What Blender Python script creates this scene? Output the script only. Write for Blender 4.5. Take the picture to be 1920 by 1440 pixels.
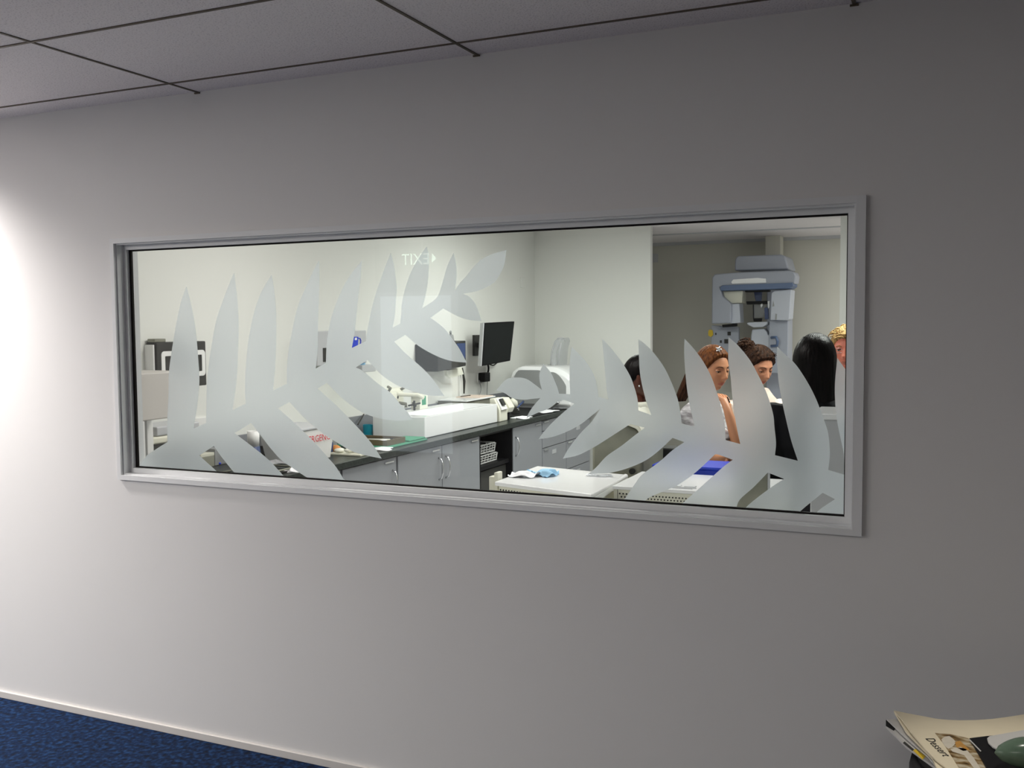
import bpy, bmesh, math, random
from mathutils import Vector, Matrix, Euler
from mathutils.geometry import tessellate_polygon
random.seed(7)
PI = math.pi
for o in list(bpy.data.objects):
    bpy.data.objects.remove(o)
sc = bpy.context.scene
COL = sc.collection

# ------------------------------------------------------------------ camera
F_PX = 1835.2
YAW, PITCH, ROLL = .4234, .0617, -.0086
CAM = Vector((0, -3.004, 1.668))
fwd = Vector((-math.sin(YAW)*math.cos(PITCH), math.cos(YAW)*math.cos(PITCH), -math.sin(PITCH)))
_r = Vector((math.cos(YAW), math.sin(YAW), 0)); _u = _r.cross(fwd)
rgt = math.cos(ROLL)*_r + math.sin(ROLL)*_u
upv = -math.sin(ROLL)*_r + math.cos(ROLL)*_u
cd = bpy.data.cameras.new('camera'); cam = bpy.data.objects.new('camera', cd); COL.objects.link(cam)
cd.sensor_width = 36; cd.sensor_fit = 'HORIZONTAL'; cd.lens = F_PX/1920*36; cd.clip_start = .05; cd.clip_end = 60
M3 = Matrix((rgt, upv, -fwd)).transposed()
cam.matrix_world = Matrix.Translation(CAM) @ M3.to_4x4()
sc.camera = cam

def ray(px, py):
    return fwd + rgt*((px-960)/F_PX) - upv*((py-720)/F_PX)
def at(px, py, ax, val):
    "the point of the plane axis = val that lies on the sight line of a measured photo point"
    d = ray(px, py); return CAM + d*((val-CAM[ax])/d[ax])
def deep(px, py, D):
    return CAM + ray(px, py)*D

# ------------------------------------------------------------------ world, exposure, lights
w = bpy.data.worlds.new('world'); sc.world = w; w.use_nodes = True
w.node_tree.nodes['Background'].inputs[0].default_value = (.7, .75, .8, 1)
w.node_tree.nodes['Background'].inputs[1].default_value = .02
sc.view_settings.view_transform = 'Standard'; sc.view_settings.look = 'None'
sc.view_settings.exposure = 0; sc.view_settings.gamma = 1; sc.view_settings.use_curve_mapping = False
try:
    sc.cycles.max_bounces = 10; sc.cycles.diffuse_bounces = 5; sc.cycles.transparent_max_bounces = 16
    sc.cycles.transmission_bounces = 8; sc.cycles.sample_clamp_indirect = 6; sc.cycles.use_denoising = True
    sc.cycles.caustics_reflective = False
except Exception: pass

def area(name, loc, sx, sy, power, color, rot=(0, 0, 0)):
    l = bpy.data.lights.new(name, 'AREA'); l.shape = 'RECTANGLE'; l.size = sx; l.size_y = sy
    l.energy = power; l.color = color
    o = bpy.data.objects.new(name, l); COL.objects.link(o); o.location = loc; o.rotation_euler = rot
    return o
# waiting-room side: (x, y, power)  troffers in the tiled ceiling, all behind / left of the camera
OUT_PANELS = [(-4.63, -4.35, 78), (-4.63, -2.55, 58), (.17, -3.75, 15), (-5.83, -1.35, 36)]
for x, y, p in OUT_PANELS:
    area('ceiling_panel_light', (x, y, 2.535), 1.1, .5, p, (1, .96, .90))
# treatment-room side
IN_PANELS = [(-2.3, 1.3, 25), (-2.3, 3.9, 39), (-.3, 2.6, 46)]
for x, y, p in IN_PANELS:
    area('ceiling_panel_light', (x, y, 2.535), 1.1, .5, p, (1, .94, .885) if y < 2 else (.97, 1, .93))
area('ceiling_panel_light', (.35, 6.8, 2.535), 1.1, .5, 36, (1, .97, .93))  # added fill light, kept out of sight, that brightens the x-ray alcove
DOWN = (-4.45, -.36)
l = bpy.data.lights.new('downlight_lamp', 'SPOT'); l.energy = 250; l.color = (1, .94, .91); l.spot_size = 2.45; l.spot_blend = .9
l.shadow_soft_size = .09
o = bpy.data.objects.new('downlight_lamp', l); COL.objects.link(o); o.location = (DOWN[0], DOWN[1], 2.53); o.rotation_euler = (math.radians(12), 0, 0)
TABLE_FILL = (.30, -.78)  # added fill lamp, cone kept narrow to brighten the magazines, not the wall
l = bpy.data.lights.new('downlight_lamp', 'SPOT'); l.energy = 60; l.color = (1, .95, .86); l.spot_size = .62; l.spot_blend = .7; l.shadow_soft_size = .05
o = bpy.data.objects.new('downlight_lamp', l); COL.objects.link(o); o.location = (TABLE_FILL[0], TABLE_FILL[1], 2.545)

# ------------------------------------------------------------------ materials
def _mat(name):
    m = bpy.data.materials.new(name); m.use_nodes = True
    return m, m.node_tree.nodes, m.node_tree.links
def mat(name, col, rough=.5, metal=0, var=.05, vscale=30, bump=0, bscale=200, **kw):
    m, n, l = _mat(name); b = n['Principled BSDF']
    b.inputs['Roughness'].default_value = rough; b.inputs['Metallic'].default_value = metal
    b.inputs['Specular IOR Level'].default_value = .12 if max(col[:3]) < .06 else .4
    for k, v in kw.items(): b.inputs[k.replace('_', ' ')].default_value = v
    tc = n.new('ShaderNodeTexCoord')
    nz = n.new('ShaderNodeTexNoise'); nz.inputs['Scale'].default_value = vscale; nz.inputs['Detail'].default_value = 3
    l.new(tc.outputs['Object'], nz.inputs['Vector'])
    r = n.new('ShaderNodeMapRange'); r.inputs[3].default_value = 1-var; r.inputs[4].default_value = 1+var
    l.new(nz.outputs['Fac'], r.inputs[0])
    mx = n.new('ShaderNodeVectorMath'); mx.operation = 'SCALE'; mx.inputs[0].default_value = col[:3]
    l.new(r.outputs[0], mx.inputs['Scale']); l.new(mx.outputs[0], b.inputs['Base Color'])
    if bump:
        n2 = n.new('ShaderNodeTexNoise'); n2.inputs['Scale'].default_value = bscale; n2.inputs['Detail'].default_value = 2
        l.new(tc.outputs['Object'], n2.inputs['Vector'])
        bp = n.new('ShaderNodeBump'); bp.inputs['Strength'].default_value = bump; bp.inputs['Distance'].default_value = .002
        l.new(n2.outputs['Fac'], bp.inputs['Height']); l.new(bp.outputs[0], b.inputs['Normal'])
    return m
def ramp_mat(name, cols, scale, rough=.8, stretch=(1, 1, 1), detail=4, bump=.3, spread=(.35, .65)):
    "noise through a colour ramp: carpet, hair, printed photo"
    m, n, l = _mat(name); b = n['Principled BSDF']; b.inputs['Roughness'].default_value = rough; b.inputs['Specular IOR Level'].default_value = .07 if 'hair' in name else .2
    tc = n.new('ShaderNodeTexCoord'); mp = n.new('ShaderNodeMapping'); mp.inputs['Scale'].default_value = stretch
    nz = n.new('ShaderNodeTexNoise'); nz.inputs['Scale'].default_value = scale; nz.inputs['Detail'].default_value = detail
    l.new(tc.outputs['Object'], mp.inputs[0]); l.new(mp.outputs[0], nz.inputs['Vector'])
    cr = n.new('ShaderNodeValToRGB'); e = cr.color_ramp.elements
    e[0].position, e[1].position = spread; e[0].color = (*cols[0], 1); e[1].color = (*cols[-1], 1)
    for i, c in enumerate(cols[1:-1]):
        k = e.new(spread[0]+(spread[1]-spread[0])*(i+1)/(len(cols)-1)); k.color = (*c, 1)
    l.new(nz.outputs['Fac'], cr.inputs[0]); l.new(cr.outputs[0], b.inputs['Base Color'])
    bp = n.new('ShaderNodeBump'); bp.inputs['Strength'].default_value = bump; bp.inputs['Distance'].default_value = .004
    l.new(nz.outputs['Fac'], bp.inputs['Height']); l.new(bp.outputs[0], b.inputs['Normal'])
    return m
def emit(name, col, s):
    m, n, l = _mat(name); n.remove(n['Principled BSDF']); e = n.new('ShaderNodeEmission')
    e.inputs[0].default_value = (*col, 1); e.inputs[1].default_value = s
    l.new(e.outputs[0], n['Material Output'].inputs[0]); return m
def glass_mat():
    m, n, l = _mat('window_glass'); n.remove(n['Principled BSDF'])
    t = n.new('ShaderNodeBsdfTransparent'); t.inputs[0].default_value = (.97, .985, .98, 1)
    g = n.new('ShaderNodeBsdfGlossy'); g.inputs['Roughness'].default_value = 0
    f = n.new('ShaderNodeFresnel'); f.inputs[0].default_value = 1.42
    ge = n.new('ShaderNodeNewGeometry'); s = n.new('ShaderNodeMath'); s.operation = 'SUBTRACT'; s.inputs[0].default_value = 1
    mu = n.new('ShaderNodeMath'); mu.operation = 'MULTIPLY'
    l.new(ge.outputs['Backfacing'], s.inputs[1]); l.new(s.outputs[0], mu.inputs[0]); l.new(f.outputs[0], mu.inputs[1])
    mx = n.new('ShaderNodeMixShader'); l.new(mu.outputs[0], mx.inputs[0]); l.new(t.outputs[0], mx.inputs[1]); l.new(g.outputs[0], mx.inputs[2])
    l.new(mx.outputs[0], n['Material Output'].inputs[0]); return m
def film_mat():
    m, n, l = _mat('frosted_film'); n.remove(n['Principled BSDF'])
    rf = n.new('ShaderNodeBsdfRefraction'); rf.inputs['Color'].default_value = (.96, .97, .98, 1); rf.inputs['Roughness'].default_value = .40; rf.inputs['IOR'].default_value = 1.3
    tr = n.new('ShaderNodeBsdfTranslucent'); tr.inputs[0].default_value = (.91, .96, 1.0, 1)
    df = n.new('ShaderNodeBsdfDiffuse'); df.inputs[0].default_value = (.80, .86, .90, 1)
    a = n.new('ShaderNodeMixShader'); a.inputs[0].default_value = .22; l.new(tr.outputs[0], a.inputs[1]); l.new(df.outputs[0], a.inputs[2])
    b = n.new('ShaderNodeMixShader'); b.inputs[0].default_value = .70; l.new(a.outputs[0], b.inputs[1]); l.new(rf.outputs[0], b.inputs[2])
    l.new(b.outputs[0], n['Material Output'].inputs[0]); return m

MT = dict(
    wall=mat('wall_paint', (.735, .727, .722), .75, var=.015, vscale=2, bump=.12, bscale=900),
    wall_in=mat('inner_wall_paint', (.76, .768, .735), .7, var=.01, vscale=2),
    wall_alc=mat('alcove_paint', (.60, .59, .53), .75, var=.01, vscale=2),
    frame=mat('frame_paint', (.74, .75, .76), .5, var=.01),
    gasket=mat('rubber_gasket', (.012, .010, .009), .6),
    base=mat('skirting_paint', (.66, .63, .60), .35, var=.02),
    gridbar=mat('ceiling_grid_brown', (.11, .085, .06), .6),
    white=mat('white_plastic', (.80, .80, .79), .35, var=.01),
    bright=mat('glossy_white_ceramic', (.88, .89, .90), .12, var=.01),
    offwhite=mat('cream_plastic', (.72, .71, .60), .4, var=.03),
    cream=mat('cream_enamel', (.78, .77, .66), .35, var=.02),
    grey=mat('grey_plastic', (.30, .31, .31), .5),
    lgrey=mat('light_grey_plastic', (.50, .51, .53), .45, var=.02),
    dgrey=mat('dark_grey_plastic', (.045, .045, .042), .5),
    black=mat('black_plastic', (.008, .008, .009), .45),
    screen=mat('black_screen', (.012, .014, .014), .32),
    laminate=mat('blue_grey_laminate', (.27, .28, .305), .42, var=.03),
    worktop=ramp_mat('dark_green_grey_worktop', [(.010, .014, .012), (.036, .044, .040)], 60, .3, bump=.02),
    upstand=mat('grey_upstand', (.22, .23, .25), .5),
    chrome=mat('brushed_chrome', (.75, .76, .78), .22, 1, var=.02),
    steel=ramp_mat('dull_grey_green_steel', [(.19, .19, .155), (.29, .29, .235)], 6, .45, bump=.03),
    navy=mat('navy_blue_plastic', (.035, .06, .16), .4),
    blueband=mat('blue_grey_trim', (.10, .15, .27), .4),
    royal=mat('royal_blue_plastic', (.02, .055, .60), .35),
    teal=mat('teal_cup_plastic', (.0, .30, .42), .35),
    lblue=mat('pale_blue_paper', (.35, .62, .85), .7),
    green=mat('green_cloth', (.07, .30, .18), .8, var=.1),
    brown=mat('brown_tray', (.13, .10, .05), .5, var=.2),
    red=mat('red_ink', (.60, .03, .05), .6),
    ink=mat('dark_ink', (.03, .03, .03), .6),
    yellow=mat('yellow_label', (.65, .45, .02), .5),
    orange=mat('orange_plastic', (.55, .22, .05), .5),
    tissue=mat('white_tissue', (.85, .85, .88), .9, var=.03, bump=.6, bscale=60),
    skin_dark=mat('dark_brown_skin', (.085, .022, .010), .42, var=.06),
    skin_tan=mat('warm_skin', (.55, .25, .13), .45, var=.05),
    skin_olive=mat('light_brown_skin', (.52, .24, .14), .45, var=.05),
    skin_pink=mat('pink_skin', (.66, .20, .13), .45, var=.05),
    lips=mat('lips', (.46, .15, .10), .45), eyewhite=mat('eye_white', (.6, .56, .52), .25), iris=mat('dark_iris', (.02, .012, .008), .15),
    hair_black=ramp_mat('black_hair', [(.001, .001, .001), (.006, .004, .004)], 40, .32, (3, 3, .25), bump=.6),
    hair_brown=ramp_mat('brown_curly_hair', [(.008, .004, .003), (.05, .024, .014)], 70, .55, bump=1),
    hair_chestnut=ramp_mat('chestnut_hair', [(.06, .020, .008), (.20, .072, .022)], 45, .4, (3, 3, .4), bump=.6),
    hair_dark=ramp_mat('dark_brown_hair', [(.012, .005, .003), (.07, .03, .016)], 45, .4, (3, 3, .2), bump=.6),
    hair_blond=ramp_mat('blond_hair', [(.16, .085, .03), (.62, .42, .18)], 60, .5, (2, 2, .7), bump=.8),
    cloth_white=ramp_mat('white_grey_wrapped_cloth', [(.30, .28, .29), (.78, .77, .79)], 16, .85, (1, 1, 3), bump=.3),
    cloth_cream=mat('cream_knit', (.70, .58, .50), .9, var=.1, bump=.8, bscale=120),
    cloth_black=mat('black_jacket', (.004, .004, .005), .75),
    cloth_lemon=mat('pale_collar_cloth', (.75, .75, .66), .85),
    cloth_pink=mat('dusty_pink_shirt', (.50, .30, .29), .85), trousers=mat('charcoal_trousers', (.02, .02, .025), .85),
    paper=mat('cream_newsprint', (.72, .64, .47), .8, var=.05, vscale=12), paperw=mat('white_magazine_paper', (.55, .54, .52), .5, var=.04),
    photo=ramp_mat('printed_food_photo', [(.05, .028, .008), (.22, .13, .04), (.45, .38, .25), (.60, .56, .46)], 28, .4, (1, 2.2, 1), 5, 0, (.3, .72)),
    bottle=ramp_mat('dark_green_gloss', [(.045, .078, .055), (.11, .16, .115)], 14, .2, bump=0),
    clear=mat('clear_plastic', (.8, .82, .85), .12, Transmission_Weight=.85, IOR=1.15),
    diffuser=emit('panel_diffuser', (1, .97, .95), 3.0), exit_glow=emit('exit_sign_glow', (.75, 1, .82), 11),
    exit_green=emit('exit_sign_green', (.02, .30, .10), .5),
    vinyl=mat('grey_vinyl_floor', (.48, .48, .49), .4),
    eggw=mat('pale_printed_bread', (.62, .57, .47), .5, var=.12, vscale=60), eggo=mat('orange_printed_fruit', (.50, .25, .05), .5, var=.2, vscale=60),
)
MT['carpet'] = ramp_mat('blue_carpet', [(.001, .005, .017), (.002, .014, .052), (.010, .042, .120)], 50, .95, detail=6, bump=1.0, spread=(.35, .68))
MT['tile'] = ramp_mat('mineral_ceiling_tile', [(.64, .60, .62), (.87, .83, .84)], 170, .9, detail=3, bump=.5, spread=(.33, .45))
MT['bounce_vinyl'] = mat('pale_bounce_vinyl', (.42, .38, .35), .5, var=.03)  # made pale and warm so it bounces light and offsets the blue carpet
MT['dark_wall'] = mat('light_absorbing_wall', (.07, .07, .075), .8, var=.02)  # unseen waiting-room walls darkened to cut glass reflection and bounce light
MT['offgrey'] = mat('warm_grey_enamel', (.56, .53, .50), .5, var=.01)
MT['daylit'] = emit('daylit_frosted_glazing', (.85, .93, 1), 3.6)
MT['bluewhite'] = mat('cool_white_enamel', (.50, .53, .60), .4, var=.01)
MT['bluegrey'] = mat('cool_grey_enamel', (.36, .385, .45), .42, var=.01)
MT['glass'] = glass_mat(); MT['film'] = film_mat()

# ------------------------------------------------------------------ mesh helpers
class MB:
    def __init__(s): s.v = []; s.f = []
    def add(s, vs, fs):
        n = len(s.v); s.v += [Vector(v) for v in vs]; s.f += [tuple(i+n for i in f) for f in fs]; return s
    def box(s, a, b):
        x0, y0, z0 = [min(a[i], b[i]) for i in range(3)]; x1, y1, z1 = [max(a[i], b[i]) for i in range(3)]
        return s.add([(x0,y0,z0),(x1,y0,z0),(x1,y1,z0),(x0,y1,z0),(x0,y0,z1),(x1,y0,z1),(x1,y1,z1),(x0,y1,z1)],
                     [(0,3,2,1),(4,5,6,7),(0,1,5,4),(1,2,6,5),(2,3,7,6),(3,0,4,7)])
    def prism(s, pts, d):
        "polygon in space extruded by the vector d"
        pts = [Vector(p) for p in pts]; d = Vector(d); n = len(pts)
        nr = Vector((0, 0, 0))
        for i in range(n): nr += (pts[i]-pts[0]).cross(pts[(i+1) % n]-pts[0])
        if nr.dot(d) > 0: pts = pts[::-1]
        return s.add(pts+[p+d for p in pts], [tuple(range(n)), tuple(range(2*n-1, n-1, -1))]+[((i+1) % n, i, i+n, (i+1) % n+n) for i in range(n)])
    def tube(s, path, r, n=10, caps=True):
        path = [Vector(p) for p in path]; rr = r if isinstance(r, (list, tuple)) else [r]*len(path)
        base = len(s.v); prev = None
        for i, p in enumerate(path):
            t = (path[min(i+1, len(path)-1)]-path[max(i-1, 0)]).normalized()
            if prev is None: prev = t.orthogonal().normalized()
            u = (prev-t*prev.dot(t)).normalized(); v = t.cross(u); prev = u
            for k in range(n):
                a = 2*PI*k/n; s.v.append(p+(u*math.cos(a)+v*math.sin(a))*rr[i])
        for i in range(len(path)-1):
            for k in range(n):
                a = base+i*n+k; b = base+i*n+(k+1) % n; s.f.append((a, b, b+n, a+n))
        if caps:
            s.f.append(tuple(base+k for k in range(n))[::-1]); s.f.append(tuple(base+(len(path)-1)*n+k for k in range(n)))
        return s
    def cyl(s, p, q, r, n=24, r2=None):
        return s.tube([p, q], [r, r if r2 is None else r2], n)
    def loft(s, rings, caps=True):
        base = len(s.v); n = len(rings[0])
        for r in rings: s.v += [Vector(p) for p in r]
        for i in range(len(rings)-1):
            for k in range(n):
                a = base+i*n+k; b = base+i*n+(k+1) % n; s.f.append((a, b, b+n, a+n))
        if caps:
            s.f.append(tuple(base+k for k in range(n))[::-1]); s.f.append(tuple(base+(len(rings)-1)*n+k for k in range(n)))
        return s
    def lathe(s, prof, c, n=28):
        return s.loft([[(c[0]+r*math.cos(2*PI*k/n), c[1]+r*math.sin(2*PI*k/n), c[2]+z) for k in range(n)] for r, z in prof])
    def ball(s, c, r, n=20, m=12, M=None):
        rx, ry, rz = r if isinstance(r, (tuple, list)) else (r, r, r); rings = []
        for j in range(1, m):
            e = -PI/2+PI*j/m; rings.append([Vector((rx*math.cos(e)*math.cos(2*PI*k/n), ry*math.cos(e)*math.sin(2*PI*k/n), rz*math.sin(e))) for k in range(n)])
        if M is not None: rings = [[M @ p for p in q] for q in rings]
        return s.loft([[p+Vector(c) for p in q] for q in rings])
    def grid(s, P):
        base = len(s.v); h = len(P); w_ = len(P[0])
        for r in P: s.v += [Vector(p) for p in r]
        for i in range(h-1):
            for j in range(w_-1):
                a = base+i*w_+j; s.f.append((a, a+1, a+w_+1, a+w_))
        return s
    def mesh(s, name):
        me = bpy.data.meshes.new(name); me.from_pydata([tuple(v) for v in s.v], [], s.f); me.update(); return me

def link(name, me, m=None, parent=None, smooth=False, bevel=0, fix=True):
    if m is not None: me.materials.append(m)
    if fix:
        bm = bmesh.new(); bm.from_mesh(me); bmesh.ops.recalc_face_normals(bm, faces=bm.faces); bm.to_mesh(me); bm.free()
    o = bpy.data.objects.new(name, me); COL.objects.link(o)
    if parent is not None:
        o.parent = parent   # every mesh is modelled in room coordinates, so undo the base point of its thing
        o.matrix_parent_inverse = Matrix.Translation(-parent.location) if parent.parent is None else Matrix.Identity(4)
    if smooth: me.polygons.foreach_set('use_smooth', [True]*len(me.polygons))
    if bevel:
        b = o.modifiers.new('bevel', 'BEVEL'); b.width = bevel; b.segments = 3; b.limit_method = 'ANGLE'; b.angle_limit = .6
        me.polygons.foreach_set('use_smooth', [True]*len(me.polygons)); wn = o.modifiers.new('wn', 'WEIGHTED_NORMAL'); wn.keep_sharp = False
    return o
def obj(name, mb, m, parent=None, smooth=False, bevel=0, fix=True):
    return link(name, mb.mesh(name), MT[m], parent, smooth, bevel, fix)
def tag(o, label, cat, group=None):
    o['label'] = label; o['category'] = cat
    if group: o['group'] = group
    return o
def thing(name, label, cat, loc=(0, 0, 0), group=None):
    o = bpy.data.objects.new(name, None); COL.objects.link(o); o.location = loc; o.empty_display_size = .05
    return tag(o, label, cat, group)
def struct(name, mb, m, **k):
    o = obj(name, mb, m, **k)
    if k.get('parent') is None: o['kind'] = 'structure'
    return o
def pl(part, label): part['label'] = label; return part
def text_mb(txt, size, O, X, U, depth=.0006):
    "lettering: O is the lower left corner, X the reading direction, U up"
    c = bpy.data.curves.new('t', 'FONT'); c.body = txt; c.size = size; c.resolution_u = 2
    t = bpy.data.objects.new('t', c); COL.objects.link(t); bpy.context.view_layer.update()
    me = bpy.data.meshes.new_from_object(t.evaluated_get(bpy.context.evaluated_depsgraph_get()))
    X = Vector(X).normalized(); U = Vector(U).normalized(); N = X.cross(U); mb = MB()
    mb.add([Vector(O)+X*v.co.x+U*v.co.y+N*depth for v in me.vertices], [tuple(p.vertices) for p in me.polygons])
    bpy.data.objects.remove(t); bpy.data.curves.remove(c); bpy.data.meshes.remove(me); return mb
def pp(pts, ax, val): return [at(px, py, ax, val) for px, py in pts]

# ------------------------------------------------------------------ the room shells
H = 2.57
GX0, GX1, GZ0, GZ1, GY = -3.100, -.288, 1.084, 1.981, .06           # visible glass
OX0, OX1, OZ0, OZ1 = -3.142, -.233, 1.038, 2.026                    # outside of the trim
hx0, hx1, hz0, hz1 = OX0+.020, OX1-.028, OZ0+.020, OZ1-.020         # hole
wall = MB()
wall.box((-7.4, 0, 0), (hx0, .11, H)).box((hx1, 0, 0), (3.2, .11, H)).box((hx0, 0, 0), (hx1, .11, hz0)).box((hx0, 0, hz1), (hx1, .11, H))
struct('wall_front', wall, 'wall')
struct('floor', MB().box((-7.4, -3.2, -.05), (3.2, .11, 0)), 'carpet')
struct('floor_bounce', MB().box((-7.4, -7.6, -.05), (3.2, -3.2, 0)), 'bounce_vinyl')  # unseen pale zone added to bounce light onto the ceiling
struct('floor_treatment', MB().box((-7.4, .11, -.05), (3.2, 8.05, 0)), 'vinyl')
struct('ceiling', MB().box((-7.4, -7.6, H), (3.2, 8.1, H+.05)), 'tile')
struct('baseboard_front', MB().box((-7.4, -.012, 0), (3.2, 0, .030)), 'base', bevel=.002)
g = MB(); BW = .0052
y = -.150
while y > -7.6: g.box((-7.4, y-BW, H-.003), (3.2, y+BW, H)); y -= .6
x = -2.673-4.8+1.2
while x < 3.2: g.box((x-BW, -7.6, H-.0032), (x+BW, 0, H)); x += 1.2
struct('trim_1', g, 'gridbar')
g = MB(); x = -2.673-3.6
while x < 3.2: g.box((x-.012, -.006, H-.008), (x+.012, 0, H-.003)); x += 1.2
struct('trim_2', g, 'gridbar')
struct('wall_back', MB().box((-7.4, -7.7, 0), (3.2, -7.6, H)), 'wall')
struct('wall_partition', MB().box((-5.95, -6.45, 0), (3.2, -6.35, H)), 'dark_wall')
d1 = bpy.data.objects.new('door_1', None); COL.objects.link(d1); d1.location = (-5.4, -6.35, 0); d1['kind'] = 'structure'
obj('door_leaf', MB().box((-5.93, -6.35, 0), (-4.9, -6.31, 2.03)), 'frame', d1, bevel=.004)
obj('door_glass', MB().box((-5.86, -6.31, .25), (-4.97, -6.305, 1.98)), 'daylit', d1)
obj('door_handle', MB().tube([(-5.0+.04, -6.31, 1.02), (-4.95, -6.25, 1.02), (-5.07, -6.25, 1.02)], .010, 8), 'chrome', d1, smooth=True)
struct('wall_left', MB().box((-7.5, -7.7, 0), (-7.4, .11, H)), 'wall')
struct('wall_right', MB().box((3.2, -7.7, 0), (3.3, .11, H)), 'dark_wall')
struct('wall_right_treatment', MB().box((3.2, .11, 0), (3.3, 8.1, H)), 'wall_in')
LX, FY = -3.78, 5.95
struct('wall_left_treatment', MB().box((LX-.1, .11, 0), (LX, FY+.12, H)), 'wall_in')
ox0, ox1 = -2.6, at(1574, 600, 1, FY).x
struct('wall_far', MB().box((LX, FY, 0), (ox0, FY+.07, H)), 'wall_in')
struct('wall_far_2', MB().box((ox1, FY, 0), (3.2, FY+.07, H)), 'wall_in')
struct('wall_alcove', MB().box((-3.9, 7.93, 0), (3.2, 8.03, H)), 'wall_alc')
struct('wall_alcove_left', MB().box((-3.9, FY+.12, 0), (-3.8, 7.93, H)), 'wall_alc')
struct('trim_3', MB().box((-3.8, 7.905, H-.035), (3.2, 7.93, H)).box((-3.8, FY+.9, H-.012), (3.2, FY+.93, H)), 'lgrey')

# window: trim, lining, gasket, pane
def frame_mb(x0, x1, z0, z1, wx0, wx1, wz0, wz1, y0, y1):
    "picture frame made of four mitred boards"
    o_ = [(x0, z0), (x1, z0), (x1, z1), (x0, z1)]; i_ = [(x0+wx0, z0+wz0), (x1-wx1, z0+wz0), (x1-wx1, z1-wz1), (x0+wx0, z1-wz1)]
    mb = MB()
    for k in range(4):
        a, b, c, d = o_[k], o_[(k+1) % 4], i_[(k+1) % 4], i_[k]
        mb.prism([(p[0], y0, p[1]) for p in (a, b, c, d)], (0, y1-y0, 0))
    return mb
win = bpy.data.objects.new('window_1', None); COL.objects.link(win); win.location = (-1.69, 0, OZ0); win['kind'] = 'structure'
obj('window_frame', frame_mb(OX0, OX1, OZ0, OZ1, .020, .028, .020, .020, -.013, .0), 'frame', win)
obj('window_lining', frame_mb(hx0-.001, hx1+.001, hz0-.001, hz1+.001, GX0-hx0-.001, hx1-GX1-.001, GZ0-hz0-.001, hz1-GZ1-.001, .034, .052), 'frame', win)
obj('window_reveal', frame_mb(hx0-.001, hx1+.001, hz0-.001, hz1+.001, .006, .006, .006, .006, .0, .112), 'frame', win)
obj('window_gasket', frame_mb(GX0-.004, GX1+.004, GZ0-.004, GZ1+.004, .014, .006, .0075, .0078, .050, .058), 'gasket', win)
pane = obj('window_glass', MB().box((hx0+.006, .0605, hz0+.006), (hx1-.006, .0665, hz1-.006)), 'glass', win)

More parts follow.
